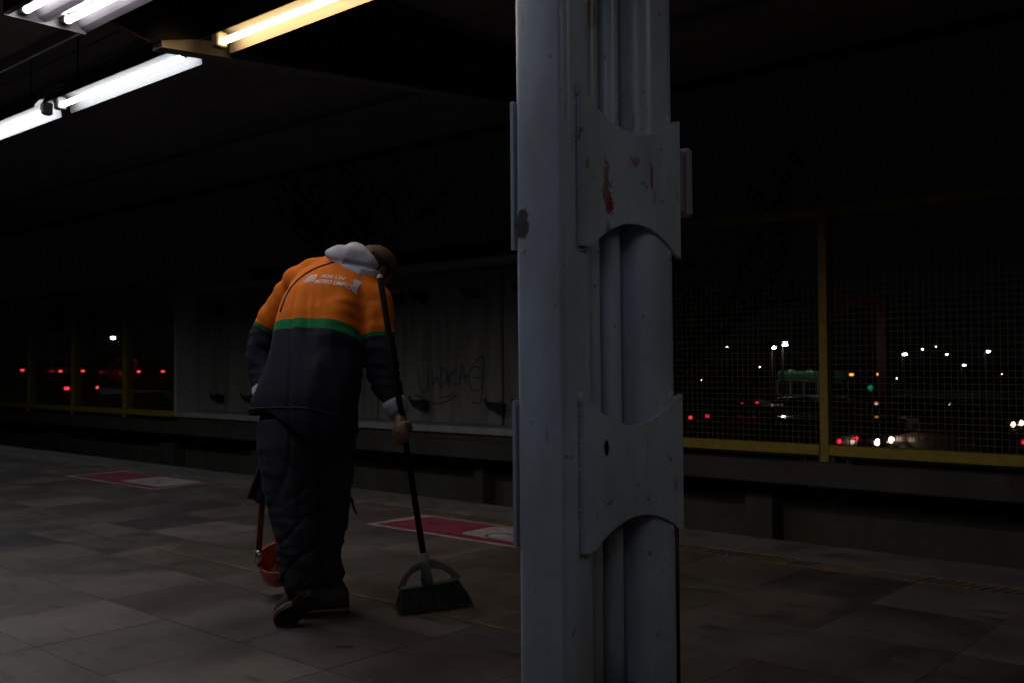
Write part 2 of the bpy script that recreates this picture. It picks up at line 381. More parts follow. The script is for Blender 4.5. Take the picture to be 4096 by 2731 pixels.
# ---- yellow mesh fences
POST_W = .082
def fence(name, x0, posts, x1, label, top=2.38):
    e = empty(name, (x0, 8.72, .055), label, 'fence', 'yellow mesh fences across the tracks')
    Y0, Y1 = 8.60, 8.72
    for p in posts:
        b = MB(); b.box(p, p + POST_W, 8.605, 8.77, .07, top - .0, bev=.006)
        o = b.build('post', M['yellow'], e)
        b = MB(); b.box(p - .22, p + .30, 8.615, 8.80, .055, .07); 
        for dx in (-.17, .24): b.tube([(p + dx, 8.66, .07), (p + dx, 8.66, .10)], .011, 6)
        b.box(p - .03, p + .13, 8.63, 8.76, .07, .12)
        b.build('base_plate', M['rail'], o)
    ed = [x0] + [q for p in posts for q in (p, p + POST_W)] + [x1]
    if posts and abs(posts[0] - x0) < .01: ed = ed[2:]
    for i in range(0, len(ed) - 1, 2):
        a, c = ed[i] + .004, ed[i + 1] - .004
        if c - a < .2: continue
        b = MB(); b.box(a, c, 8.60, 8.70, top - .09, top, bev=.005); b.build('top_rail', M['yellow'], e)
        b = MB(); b.box(a, c, 8.60, 8.70, .13, .225, bev=.005); b.build('bottom_rail', M['yellow'], e)
        b = MB(); w = .0030
        n = int((c - a) / .055)
        for k in range(n + 1):
            x = a + (c - a) * k / n; b.box(x - w, x + w, 8.6575, 8.6625, .226, top - .091)
        nz = int((top - .32) / .055)
        for k in range(1, nz):
            z = .226 + (top - .091 - .226) * k / nz; b.box(a, c, 8.652, 8.657, z - w, z + w)
        tag(b.build('wire_mesh', M['wire'], e), kind='stuff')
    return e
fence('mesh_fence', -31.0, [-28.9, -26.85, -24.8, -22.8, -20.86, -18.90, -16.88], -15.14, 'yellow framed mesh fence left of the grey panel frame, narrow bays')
fence('mesh_fence', -5.79, [-3.92, -1.95, -.0], 2.0, 'yellow framed mesh fence right of the column with traffic lights behind')

# ---- grey panel frame (advert box without its poster)
fr = empty('panel_frame', (-10.5, 8.6, .12), 'big grey empty advertising frame with bare concrete panels and a spray tag', 'billboard')
FX0, FX1, FZ0, FZ1 = -15.12, -5.80, .135, 2.235
def fpart(nm, *a): b = MB(); b.box(*a, bev=.008); return b.build(nm, M['frame'], fr)
fpart('frame_side', FX0, FX0 + .07, 8.60, 9.05, FZ0, FZ1); fpart('frame_side', FX1 - .07, FX1, 8.60, 9.05, FZ0, FZ1)
fpart('frame_top', FX0 + .072, FX1 - .072, 8.60, 9.05, FZ1 - .075, FZ1); fpart('frame_sill', FX0 + .072, FX1 - .072, 8.60, 9.05, FZ0, FZ0 + .085)
b = MB(); b.box(FX0 + .03, FX1 - .03, 8.66, 9.05, .058, FZ0 - .003); b.build('plinth', M['conc'], fr)
PJ = [FX0 + .072, -12.76, -10.44, -8.13, FX1 - .072]
for a, c in zip(PJ, PJ[1:]):
    b = MB(); b.box(a + .02, c - .02, 8.98, 9.04, FZ0 + .09, FZ1 - .08, bev=.006); b.build('wall_panel', M['panel'], fr)
b = MB(); b.box(FX0 + .073, FX1 - .073, 9.045, 9.06, FZ0, FZ1 - .08); b.build('backing_sheet', M['black'], fr)
# bent steel mounting brackets, all of one shape
def bracket_mesh():
    b = MB()
    prof = [(-.16, .075), (-.135, .10), (-.125, .055), (.03, .045), (.14, .06), (.155, -.10), (.06, -.09), (.02, -.055), (-.06, -.05), (-.12, 0)]
    b.prism(prof, lambda p, d: (p[0], d, p[1]), -.10, -.085)
    b.box(-.10, .13, -.085, 0, .02, .035); b.box(.11, .125, -.085, 0, -.08, .02)
    me = bpy.data.meshes.new('bracket'); me.from_pydata(b.v, [], b.f); me.materials.append(M['black']); me.update(); return me
bme = bracket_mesh()
for x in (-14.35, -13.45, -12.3, -11.2, -10.0, -9.55, -8.62, -7.75, -6.6):
    for z in (1.86, .46):
        if x == -8.62 and z < 1: x_ = -8.2
        else: x_ = x
        o = bpy.data.objects.new('bracket', bme); COL.objects.link(o); o.parent = fr
        o.location = Vector((x_, 8.978, z)) - fr.location; o.scale = (1, 1, rnd.uniform(.85, 1.1)); o.rotation_euler = (0, rnd.uniform(-.05, .05), 0)
# spray tag: strokes as thin raised ribbons
strokes = [[(0, .28), (.03, .05), (.09, 0), (.15, .10), (.16, .30)], [(.22, .30), (.24, .10), (.30, .22), (.36, .08), (.37, .32)], [(.33, .36), (.45, .26), (.42, .12), (.34, .02)],
           [(.47, .32), (.49, .08), (.47, .20), (.60, .30), (.50, .18), (.62, .10)], [(.66, .10), (.70, .36), (.76, .12)], [(.64, .20), (.80, .22)],
           [(.96, .32), (.86, .34), (.80, .22), (.84, .06), (.97, .06), (1.0, .20), (.90, .20)], [(-.05, -.02), (.30, -.14), (.62, -.02), (.34, -.06)], [(.90, .40), (1.02, .44), (.98, -.08), (.86, -.10)]]
b = MB()
for st in strokes:
    pts = []
    for k in range(len(st) - 1):
        p0 = st[max(k - 1, 0)]; p1 = st[k]; p2 = st[k + 1]; p3 = st[min(k + 2, len(st) - 1)]
        for t in np.linspace(0, 1, 7)[:-1]:
            f = lambda a, b_, c, d: .5 * ((2 * b_) + (-a + c) * t + (2 * a - 5 * b_ + 4 * c - d) * t * t + (-a + 3 * b_ - 3 * c + d) * t ** 3)
            pts.append((f(p0[0], p1[0], p2[0], p3[0]), f(p0[1], p1[1], p2[1], p3[1])))
    pts.append(st[-1])
    b.tube([(-9.62 + p[0] * 1.15, 8.977, .60 + p[1] * 1.0) for p in pts], .011, 6, side=(0, 1, 0), flat=1)
for i, v in enumerate(b.v): b.v[i] = (v[0], 8.977 + (v[1] - 8.977) * .25, v[2])
b.build('spray_tag', M['spray'], fr)

# ---- platform roof
rf = empty('platform_roof', (0, 0, 2.7), 'dark steel platform roof with seamed ceiling sheets and a low cross beam', 'roof')
ys = [-8, -6.2, -4.6, -3.1, -1.6, -.2, 1.2, 2.0]
ys2 = [2.56, 3.5, 4.3, 5.05, 5.83, 6.65, 7.5]
for yy in (ys, ys2):
    for a, c in zip(yy, yy[1:]):
        for xa, xc in ((-40, -5.12), (-5.0, 1.9), (2.1, 14)):
            b = MB(); z = 3.42 + .012 * rnd.random(); b.box(xa, xc, a + .008, c - .008, z, z + .04); b.build('ceiling_sheet', M['ceil'], rf)
b = MB(); b.box(-40, 14, -8, 7.55, 3.48, 3.60); b.build('roof_deck', M['black'], rf)
b = MB(); b.box(-40, 14, 7.5, 7.58, 3.36, 3.62); b.build('fascia', M['black'], rf)
for yy, zz, r_ in ((3.72, 3.37, .018), (3.80, 3.375, .012), (2.9, 3.38, .02), (6.0, 3.38, .02)):
    b = MB(); b.tube([(x, yy, zz - .006 * (i % 2)) for i, x in enumerate(np.arange(-24, 8, 1.6))], r_, 8); b.build('conduit', M['hous'], rf, smooth=True)
# cross beams: tapered soffit, edge shaped like the wedge the lamp lights
for xb in (-5.06, 2.0):
    prof = []
    for t in np.linspace(0, 1, 28):
        y = 2.495 + 4.965 * t; prof.append((y, 2.716 + .40 * t))
    b = MB(); bh = lambda y: .006 + .062 * math.exp(-((y - 3.06) / .26) ** 2)
    prof = [(y, 2.716 + .40 * (y - 2.495) / 4.965) for y in np.linspace(2.78, 7.46, 90)]
    b.prism(prof + [(p[0], p[1] + bh(p[0])) for p in reversed(prof)], lambda p, d: (d, p[0], p[1]), xb - .05, xb + .05)
    web = MB(); web.prism([(p[0], p[1] + bh(p[0]) + .001) for p in prof] + [(7.46, 3.42), (2.495, 3.42), (2.495, 2.83)], lambda p, d: (d, p[0], p[1]), xb - .048, xb - .044)
    b.prism([(p[0], p[1] - .012) for p in prof] + [(p[0], p[1] - .0) for p in reversed(prof)], lambda p, d: (d, p[0], p[1]), xb - .054, xb + .054)
    b.build('cross_beam', M['beam'], rf)
    web.build('beam_web_shade', M['black'], rf)  # black stands for the shade above the lit edge
    b = MB(); b.box(xb - .05, xb + .05, -6, 1.99, 2.80, 3.42); b.build('cross_beam', M['beam'], rf)
# long girder with its soffit over the columns and a pale lip
for xa, xc in ((-40, -5.115), (-5.005, 14)):
    b = MB(); b.box(xa, xc, 2.0, 2.46, 2.86, 3.42); b.build('girder', M['soffit'], rf)
    b = MB(); b.box(xa, xc, 2.465, 2.49, 2.80, 2.90, bev=.004); b.build('girder_lip', M['trim'] if xa > -6 else M['soffit'], rf)

# ---- lamps
def trough_lamp(x0, x1, y, z, tm, label, warm=False):
    e = empty('trough_lamp', ((x0 + x1) / 2, y, z), label, 'ceiling lamp', 'tube lamps under the platform roof')
    prof = [(-.100, -.028), (-.094, -.004), (-.066, .030), (-.03, .050), (.03, .050), (.058, .036), (.080, -.004), (.090, -.060)]
    th = .004; out = [(p[0] * 1.03 + (.002 if p[0] > 0 else -.002), p[1] + th) for p in prof]
    b = MB(); b.prism(prof + out[::-1], lambda p, d: (d, y + p[0], z + p[1]), x0 - .05, x1 + .05)
    o = b.build('reflector', M['refl'], e); autosmooth(o, 50)
    b = MB(); b.tube([(x0 + .02, y, z - .028), (x1 - .02, y, z - .028)], .0165, 12)
    b.build('fluorescent_tube', tm, e, smooth=True)
    for xx, s in ((x0, 1), (x1, -1)):
        if 'against' in label and s < 0:
            b = MB(); b.box(x1 - .012, x1 + .03, y - .016, y + .02, z - .03, z + .03, bev=.004); b.build('lamp_holder', M['refl'], e); continue
        b = MB(); b.box(min(xx - s * .045, xx + s * .018), max(xx - s * .045, xx + s * .018), y - .034, y + .034, z - .056, z + .03, bev=.008)
        h = b.build('lamp_holder', M['holder'], e)
    b = MB(); b.box(x0 + .1, x1 - .1, y - .03, y + .03, z + .06, z + .12, bev=.004); b.build('ballast_housing', M['hous'], e)
    for xx in (x0 + .25, x1 - .25):
        b = MB(); b.tube([(xx, y, z + .12), (xx, y, 3.42)], .006, 6); b.build('hanger_rod', M['hous'], e)
    return e
trough_lamp(-6.80, -5.215, 3.03, 2.80, M['tw'], 'white trough tube lamp ending against the cross beam')
trough_lamp(-8.60, -7.04, 3.03, 2.80, M['tw'], 'white trough tube lamp cut by the left picture edge')
trough_lamp(-10.5, -8.95, 3.03, 2.80, M['tw'], 'white trough tube lamp beyond the left picture edge')
trough_lamp(-12.3, -10.75, 3.03, 2.80, M['th'], 'strong white trough tube fill lamp, nearer one added beyond the left picture edge')  # unseen lamp added to brighten the left ledge and fence
trough_lamp(-16.6, -15.05, 3.03, 2.80, M['th'], 'strong white trough tube fill lamp, farther one added beyond the left picture edge')  # also added out of view, stronger, for the dark left side
trough_lamp(-4.825, -3.28, 3.03, 2.80, M['ty'], 'warm yellow trough tube lamp right of the cross beam', True)
def louvre_lamp(x0, x1, y0, y1, z, label, tube='tp'):
    e = empty('twin_tube_lamp', ((x0 + x1) / 2, (y0 + y1) / 2, z), label, 'ceiling lamp', 'tube lamps under the platform roof')
    w = y1 - y0
    prof = [(0, -.02), (.03, -.02), (.05, .035), (.13, .045), (.17, -.005), (.20, -.02), (.235, -.005), (.26, .035), (.34, .045), (.385, -.005), (w, -.02), (w, .06), (0, .06)]
    b = MB(); b.prism(prof, lambda p, d: (d, y0 + p[0], z + p[1]), x0, x1)
    b.build('housing', M['hous'], e)
    for yy in (.09, .30):
        b = MB(); b.tube([(x0 + .05, y0 + yy, z + .004), (x1 - .05, y0 + yy, z + .004)], .0165, 12); b.build('fluorescent_tube', M[tube], e, smooth=True)
        for xx in (x0 + .03, x1 - .03):
            b = MB(); b.box(xx - .02, xx + .02, y0 + yy - .02, y0 + yy + .02, z - .012, z + .04, bev=.004); b.build('lamp_holder', M['holder'], e)
    for xx in (x0 - .012, x1 + .002):
        b = MB(); b.box(xx, xx + .01, y0, y1, z - .03, z + .06); b.build('end_cap', M['hous'], e)
    return e
louvre_lamp(-5.20, -3.66, 2.03, 2.45, 2.79, 'twin tube pinkish white lamp at the top left corner')
louvre_lamp(-4.5, -2.96, .95, 1.37, 2.79, 'twin tube lamp behind the camera, left one of the inner row')  # added out of view to light the sweeper's back and hood
louvre_lamp(-.9, .64, -.5, -.08, 2.79, 'weak added twin tube fill lamp behind the camera, for the column', 'td')  # added unseen fill for the near column faces
trough_lamp(.15, 1.68, 3.03, 2.80, M['tn'], 'neutral trough tube fill lamp added beyond the right picture edge')  # unseen lamp added to brighten the floor at right

# ================================================================== COLUMN
cl = empty('steel_column', (-1.71, 2.29, 0), 'blue grey painted steel column with notched tie plates and red scuffs', 'column')
def rrect(x0, x1, y0, y1, r, n=5):
    P = []
    for (cx, cy, a0) in ((x1 - r, y0 + r, -90), (x1 - r, y1 - r, 0), (x0 + r, y1 - r, 90), (x0 + r, y0 + r, 180)):
        for k in range(n + 1):
            a = radians(a0 + 90 * k / n); P.append((cx + r * cos(a), cy + r * sin(a)))
    return P
for nm, args in (('flange', (-1.80, -1.62, 2.038, 2.16, .026)), ('flange', (-1.80, -1.612, 2.392, 2.582, .060))):
    b = MB(); pr_ = rrect(*args); zz = [0.0] + [i * .1 for i in range(1, 29)] + [2.86]
    b.rings([[(p[0] + .0012 * noise.noise(Vector((p[1] * 3, z * 2.2, 1))), p[1] + .0016 * noise.noise(Vector((p[0] * 3, z * 2.2, 5))), z) for p in pr_] for z in zz])
    o = b.build(nm, M['column'], cl); autosmooth(o, 40)
b = MB(); b.box(-1.745, -1.728, 2.15, 2.42, 0, 2.86); b.build('web', M['column'], cl)
for (px_, py_, r_) in ((-1.700, 2.335, .036), (-1.700, 2.235, .036)):
    b = MB(); b.tube([(px_ + .001 * sin(z * 3), py_, z) for z in np.arange(0, 2.9, .2)], r_, 24, side=(1, 0, 0)); b.build('downpipe', M['column'], cl, smooth=True)
def tie_plate(z0, z1, at, ab, side):
    """steel plate with a hollow top and bottom edge, welded across the open side"""
    prof = []; Ya, Yb = (2.088 if side > 0 else 2.040), 2.574; n = 18
    for k in range(n + 1):
        t = k / n; prof.append((Ya + (Yb - Ya) * t, z1 - at * sin(pi * min(1, max(0, (t - .06) / .88))) ** .8 + (.006 if t > .97 else 0)))
    for k in range(n, -1, -1):
        t = k / n; prof.append((Ya + (Yb - Ya) * t, z0 + ab * sin(pi * min(1, max(0, (t - .10) / .86))) ** .75))
    x0, x1 = (-1.617, -1.603) if side > 0 else (-1.812, -1.801)
    b = MB(); b.prism(prof, lambda p, d: (d, p[0], p[1]), x0, x1)
    o = b.build('tie_plate', M['column'], cl)
    wb = MB()
    for yy, zt, dz in ((Ya + .004, z1 + .004, 1), (2.525, z1 - .004, 1), (Ya + .03, z0 + .006, -1), (2.525, z0 + .012, -1)):
        if side < 0 and yy < 2.3: continue
        xm = x1 - .012 if side > 0 else x0 + .012
        wb.box(xm - .009, xm + .006, yy - .010, yy + .009, min(zt - dz * .012, zt + dz * .016), max(zt - dz * .012, zt + dz * .016), bev=.003)
        for q in range(5):
            wb.sphere((xm - .004 + rnd.uniform(-.003, .003), yy + rnd.uniform(-.016, .012), zt + dz * rnd.uniform(-.006, .016)), rnd.uniform(.004, .007), 4)
    for z in np.arange(z0 + .03, z1 - .02, .012):
        if side < 0: break
        wb.sphere((-1.622, Ya - .001 + rnd.uniform(-.002, .001), z), rnd.uniform(.004, .007), 4)
    wb.build('weld_bead', M['column'], o, smooth=True)
for z0, z1, at, ab in ((1.303, 1.712, .073, .082), (.492, .893, .074, .072), (2.12, 2.50, .07, .07)):
    for sd in (1, -1): tie_plate(z0, z1, at, ab, sd)
b = MB(); b.box(-1.86, -1.56, 1.98, 2.64, .001, .014, bev=.003)
b.build('base_plate', M['rail'], cl)
b = MB(); b.tube([(-1.655, 2.603, z) for z in (.02, .25, .49)], .014, 8); b.build('cable', M['black'], cl, smooth=True)
jb = empty('junction_box', (-1.68, 2.62, 1.45), 'small pinkish grey metal box fixed on the far side of the column', 'box')
b = MB(); b.box(-1.72, -1.648, 2.585, 2.672, 1.452, 1.652, bev=.006); b.build('case', M['box'], jb)
b = MB(); b.box(-1.725, -1.634, 2.674, 2.702, 1.444, 1.660, bev=.008); b.build('lid', M['box'], jb)
for z in (1.5, 1.6):
    b = MB(); b.tube([(-1.648, 2.61, z), (-1.643, 2.61, z)], .005, 8); b.build('screw', M['black'], jb)

# ================================================================== FLOOR STICKERS
def sticker(x0, x1, y0, y1, xw0, label, gone=False):
    z = .0012
    e = empty('floor_sticker', (x0, y0, 0), label, 'sticker', 'pink floor stickers on the platform')
    b = MB(); b.prism([(x0, y0), (x1, y0), (x1, y1), (x0, y1)], lambda p, d: (p[0], p[1], d), z, z + .0012); b.build('border', M['white'], e)
    i = .028; b = MB(); b.prism([(x0 + i * 1.5, y0 + i), (x1 - i, y0 + i), (x1 - i, y1 - i), (x0 + i * 3.5, y1 - i)], lambda p, d: (p[0], p[1], d), z + .0013, z + .0022); b.build('pink_field', M['pink'], e)
    zt = z + .0023
    # white panel with the access pictogram
    xw1 = x1 - .09; pw = [(xw0, y0 + .15), (xw0 + .04, y0 + .11), (xw1 - .04, y0 + .11), (xw1, y0 + .15), (xw1, y1 - .09), (xw1 - .04, y1 - .05), (xw0 + .04, y1 - .05), (xw0, y1 - .09)]
    b = MB(); b.prism(pw, lambda p, d: (p[0], p[1], d), zt, zt + .001); b.build('white_field', M['white'], e)
    cx, cy = (xw0 + xw1) / 2, (y0 + y1) / 2 + .02; s = .33; b = MB()
    def rib(pts, w):
        b.tube([(cx + (p[0]) * s * 1.3, cy + p[1] * s, zt + .0013) for p in pts], w, 6, side=(0, 0, 1), flat=1)
    ring = [(-.08 + .26 * cos(a), -.16 + .26 * sin(a)) for a in np.linspace(radians(100), radians(385), 20)]
    rib(ring, .010); rib([(-.12, .26), (-.10, -.02), (.16, -.04), (.26, -.30), (.36, -.26)], .012); rib([(-.10, .12), (.12, .10)], .010); rib([(-.14, .37), (-.10, .41), (-.06, .37), (-.10, .34), (-.14, .37)], .012)
    for q, v in enumerate(b.v): b.v[q] = (v[0], v[1], zt + .0011 + (v[2] - zt - .0013) * .05)
    b.build('pictogram', M['blue'], e)
    # lines of faded, unreadable small print
    b = MB(); R_ = random.Random(int(abs(x0) * 100))
    for row in range(5):
        yy = y1 - .085 - row * (y1 - y0 - .12) / 5.2; xx = x0 + .16
        lim = xw0 - .04 if row < 4 else x1 - .12
        while xx < lim - .03:
            w = R_.uniform(.012, .034); h = .022
            if R_.random() > .18:
                k = R_.random()
                if k < .5: b.box(xx, xx + .006, yy, yy + h, zt, zt + .0006); b.box(xx + .006, xx + w, yy + h * .7, yy + h, zt, zt + .0006)
                if k > .3: b.box(xx, xx + w, yy, yy + h * .3, zt, zt + .0006)
                b.box(xx + w - .006, xx + w, yy + h * .31, yy + h * .69, zt, zt + .0006)
            xx += w + .008
    tag(b.build('small_print', M['paleprint'], e), kind='stuff')
sticker(-4.78, -3.40, 4.02, 4.50, -4.10, 'pink floor sticker with a wheelchair sign between the broom and column')
sticker(-8.98, -7.45, 4.05, 4.61, -8.22, 'pink floor sticker with a pale panel, left of the sweeper')
# ================================================================== PERSON
R0 = Vector((.748, .664, 0)); F0 = Vector((-.664, .748, 0)); UP = Vector((0, 0, 1))
pe = empty('person', (-3.2, 2.55, 0), 'sweeper seen from behind, bent over in an orange and navy work jacket, holding a broom', 'person')
LAT = Vector((.955, .20, -.20)).normalized()          # the sweeper's own right, tilted with the lean
HIP, NECK = Vector((-3.2796, 2.4449, 0.7495)), Vector((-3.3988, 2.7765, 1.4076))
SP = (NECK - HIP).normalized(); LAT = (LAT - SP * LAT.dot(SP)).normalized(); BK = SP.cross(LAT).normalized()
if BK.dot(F0) > 0: BK = -BK
torso = [((-3.2828, 2.4289, 0.7422), .236, .165), ((-3.2750, 2.4353, 0.7601), .238, .17), ((-3.2725, 2.4486, 0.8498), .224, .160), ((-3.2815, 2.4781, 0.9497), .213, .150), ((-3.2999, 2.5126, 1.0513), .202, .146),
         ((-3.3261, 2.5534, 1.1552), .200, .143), ((-3.3541, 2.6066, 1.2412), .204, .138), ((-3.3833, 2.6722, 1.3197), .196, .122), ((-3.4024, 2.7338, 1.3834), .150, .095), ((-3.4101, 2.7927, 1.4259), .085, .07)]
armL = [((-3.5703, 2.6258, 1.3473), .068), ((-3.6205, 2.6093, 1.2967), .070), ((-3.6646, 2.5723, 1.2140), .066), ((-3.7023, 2.5412, 1.1279), .060), ((-3.6934, 2.5117, 1.0239), .060), ((-3.6336, 2.4870, 0.9269), .052), ((-3.5854, 2.4650, 0.8536), .046)]
armR = [((-3.2539, 2.7207, 1.2992), .085), ((-3.1866, 2.7151, 1.2432), .088), ((-3.1329, 2.6983, 1.1526), .078), ((-3.1031, 2.6868, 1.0697), .072), ((-3.0782, 2.6712, 0.9778), .066), ((-3.0360, 2.6710, 0.8872), .055), ((-3.0053, 2.6728, 0.8355), .046)]
b = MB(); b.ell(torso, LAT, 36)
b.tube([a[0] for a in armL], [a[1] for a in armL], 18); b.tube([a[0] for a in armR], [a[1] for a in armR], 18)
# shoulders
b.sphere((-3.5505, 2.6165, 1.3522), (.082, .082, .070), 9); b.tube([(-3.5791, 2.6046, 1.3510), (-3.5092, 2.6522, 1.3908), (-3.4522, 2.7025, 1.4032)], [.055, .062, .06], 14); b.sphere((-3.2515, 2.7228, 1.3044), (.09, .09, .08), 9)
jk = b.build('jacket', None, pe, mats=[M['trous']])

def segd(p, pts):
    best = (9, 0, 0)
    acc = 0
    for (a, b_) in zip(pts, pts[1:]):
        a = Vector(a); b_ = Vector(b_); d = b_ - a; L_ = d.length; t = max(0, min(1, (p - a).dot(d) / (L_ * L_)))
        q = (p - (a + d * t)).length
        if q < best[0]: best = (q, acc + L_ * t, t)
        acc += L_
    return best
AL = [a[0] for a in armL]; AR = [a[0] for a in armR]
tt = lambda p: (Vector(p) - HIP).dot(SP)
T_TOP, T_BOT = tt((-3.1970, 2.4398, 1.1866)), tt((-3.2039, 2.4350, 1.1391))
HL = segd(Vector((-3.7161, 2.5276, 1.1751)), AL)[1]; HR = segd(Vector((-3.1263, 2.6922, 1.0988)), AR)[1]

remesh(jk, .0075, 10, .6)
def ridge(v): return 1 - abs(v) * 2
def jfold(p, n):
    l, s, k = p.dot(LAT), p.dot(SP), p.dot(BK)
    dl = segd(p, AL)[0]; dr = segd(p, AR)[0]; t = (p - HIP).dot(SP)
    d = 0
    # long soft folds running down the back
    d += .020 * noise.noise(Vector((l * 12, k * 4, s * 1.6))) + .006 * noise.noise(Vector((l * 26 + s * 6, k * 8, s * 4)))
    d -= .008 * max(0, 1 - abs(noise.noise(Vector((l * 8 + s * 1.5, k * 3, s * 1.3 + 5)))) * 6)
    if t > T_TOP + .10: d *= max(.3, 1 - (t - T_TOP - .10) / .08)
    # slanting drag folds towards the right armpit
    w = math.exp(-((p - Vector((-3.1270, 2.6372, 1.1307))).length / .13) ** 2)
    d += w * .034 * noise.noise(Vector((l * 8 - s * 20, 3.3, (l + s) * 4)))
    w = math.exp(-((p - Vector((-3.6088, 2.5410, 1.2390))).length / .13) ** 2)
    d += w * .014 * noise.noise(Vector((l * 20 + s * 16, 8.3, (l - s) * 4)))
    # looser, broader folds below the band
    if t < T_BOT: d += .012 * noise.noise(Vector((l * 8, k * 4, s * 3.5 + 9)))
    fl_ = max(0, 1 - t / .16); side = max(0, -(p - HIP).dot(LAT) - .08) / .15
    d += .045 * fl_ * min(1, side)
    # crumple at the elbows
    for dd in ((-3.6934, 2.5117, 1.0239), (-3.0778, 2.6710, 0.9981)):
        w = math.exp(-((p - Vector(dd)).length / .12) ** 2); d += w * .018 * noise.noise(Vector((l * 9, k * 9, s * 38)))
    # shirt hem flares out
    return d
displace(jk, jfold)
me = jk.data; at = me.attributes.new('zone', 'FLOAT', 'POINT'); vals = []
for v in me.vertices:
    p = v.co + pe.location
    dl, sl, _ = segd(p, AL); dr, sr, _ = segd(p, AR)
    dl -= .07; dr -= .075; t = tt(p)
    lat = (p - HIP - SP * t).dot(LAT)
    dt = abs(lat) - .165
    if min(dl, dr) < .018 and dt > min(dl, dr) * 0 and (dl < dr and lat < -.12 or dr <= dl and lat > .12) and not (t > T_TOP + .02 and False):
        x = (HL - sl) / .016 if dl < dr else (HR - sr) / .016
    else: x = (t - T_TOP) / (T_TOP - T_BOT)
    vals.append(max(-4, min(4, x)))
at.data.foreach_set('value', vals)
jm = mat('work_jacket_cloth', (.5, .5, .5), .85, var=.12, scale=30, bump=.22, bscale=230, spec=.25)
N = jm.node_tree.nodes; L = jm.node_tree.links; p_ = N['Principled BSDF']; pass
an = N.new('ShaderNodeAttribute'); an.attribute_name = 'zone'
def step(e):
    m_ = N.new('ShaderNodeMapRange'); m_.inputs[1].default_value = e - .04; m_.inputs[2].default_value = e + .04; L.new(an.outputs['Fac'], m_.inputs[0]); return m_.outputs[0]
def mixc(f, a, b_):
    m_ = N.new('ShaderNodeMix'); m_.data_type = 'RGBA'; L.new(f, m_.inputs[0])
    for s_, x in ((6, a), (7, b_)):
        if isinstance(x, tuple): m_.inputs[s_].default_value = x + (1,)
        else: L.new(x, m_.inputs[s_])
    return m_.outputs[2]
c = mixc(step(-1), (.0105, .012, .024), mixc(step(0), (.008, .17, .055), (.70, .160, .005)))
mm = N.new('ShaderNodeMix'); mm.data_type = 'RGBA'; mm.blend_type = 'MULTIPLY'; mm.inputs[0].default_value = 1
vr = N.new('ShaderNodeMapRange'); nz = [n for n in N if n.type == 'TEX_NOISE'][0]; vr.inputs[3].default_value = .82; vr.inputs[4].default_value = 1.12; L.new(nz.outputs[0], vr.inputs[0])
L.new(c, mm.inputs[6]); L.new(vr.outputs[0], mm.inputs[7]); L.new(mm.outputs[2], p_.inputs['Base Color'])
me.materials.clear(); me.materials.append(jm)

def bvh_of(o):
    off = o.parent.location if o.parent else Vector((0, 0, 0))
    return BVHTree.FromPolygons([v.co + off for v in o.data.vertices], [tuple(f.vertices) for f in o.data.polygons])
JB = bvh_of(jk)
# printed lettering on the back, laid on the cloth
PN = (BK * .78 + UP * .42 - SP * .0).normalized()
o_ = JB.ray_cast(Vector((-2.9589, 2.3138, 1.3017)), (Vector((-3.5187, 2.7515, 1.3588)) - Vector((-2.9589, 2.3138, 1.3017))).normalized())
LO = o_[0]; TU = (LAT + UP * .10).normalized(); TU = (TU - PN * TU.dot(PN)).normalized(); TV = PN.cross(TU); 
if TV.z < 0: TV = -TV
def decal(me_, name, m, parent, ox, oy, sx, sy, lift=.0015, shear=.05):
    bm = bmesh.new(); bm.from_mesh(me_)
    for _ in range(2): bmesh.ops.subdivide_edges(bm, edges=[e for e in bm.edges if e.calc_length() * max(sx, sy) > .006], cuts=1)
    bmesh.ops.triangulate(bm, faces=bm.faces)
    vs = []
    for v in bm.verts:
        x = ox + v.co.x * sx + v.co.y * sy * shear; y = oy + v.co.y * sy
        q = LO + TU * x + TV * y + PN * .15
        h = JB.ray_cast(q, -PN)
        vs.append(h[0] + h[1] * lift if h[0] else q - PN * .15)
    fs = [tuple(v.index for v in f.verts) for f in bm.faces]; bm.free()
    return obj(name, vs, fs, m, parent)
def text_mesh(s):
    cu = bpy.data.curves.new('t', 'FONT'); cu.body = s; cu.size = 1; cu.resolution_u = 3; cu.offset = .035
    o = bpy.data.objects.new('t', cu); COL.objects.link(o); dg = bpy.context.evaluated_depsgraph_get()
    m_ = bpy.data.meshes.new_from_object(o.evaluated_get(dg)); bpy.data.objects.remove(o); return m_
def poly_mesh(polys):
    m_ = bpy.data.meshes.new('p'); v = []; f = []
    for q in polys: f.append(tuple(range(len(v), len(v) + len(q)))); v += [(x, y, 0) for x, y in q]
    m_.from_pydata(v, [], f); return m_
decal(text_mesh('POR UN'), 'lettering', M['print'], jk, -.046, .018, .0265, .028)
decal(text_mesh('METRO LIMPIO'), 'lettering', M['print'], jk, -.062, -.017, .0225, .029)
decal(poly_mesh([[(0, 0), (.16, 0), (.16, .8), (0, .8)], [(.16, .8), (.0, .8), (.15, 1), (.85, 1), (1, .8), (.84, .8)], [(.42, 0), (.58, 0), (.58, .78), (.42, .78)], [(.84, 0), (1, 0), (1, .8), (.84, .8)], [(.23, .05), (.35, .05), (.35, .75), (.23, .75)], [(.65, .05), (.77, .05), (.77, .75), (.65, .75)]]), 'emblem', M['print'], jk, -.112, -.006, .042, .050)
decal(poly_mesh([[(0, .80), (.2, 1), (.95, 1), (1, .6), (1, 0), (.4, 0), (.35, .62), (.1, .68)]]), 'emblem', M['print'], jk, .078, -.020, .026, .072)
decal(poly_mesh([[(0, 0), (.5, .1), (1, .9), (.8, 1), (.3, .6)]]), 'emblem', M['print'], jk, -.125, .002, .026, .034)
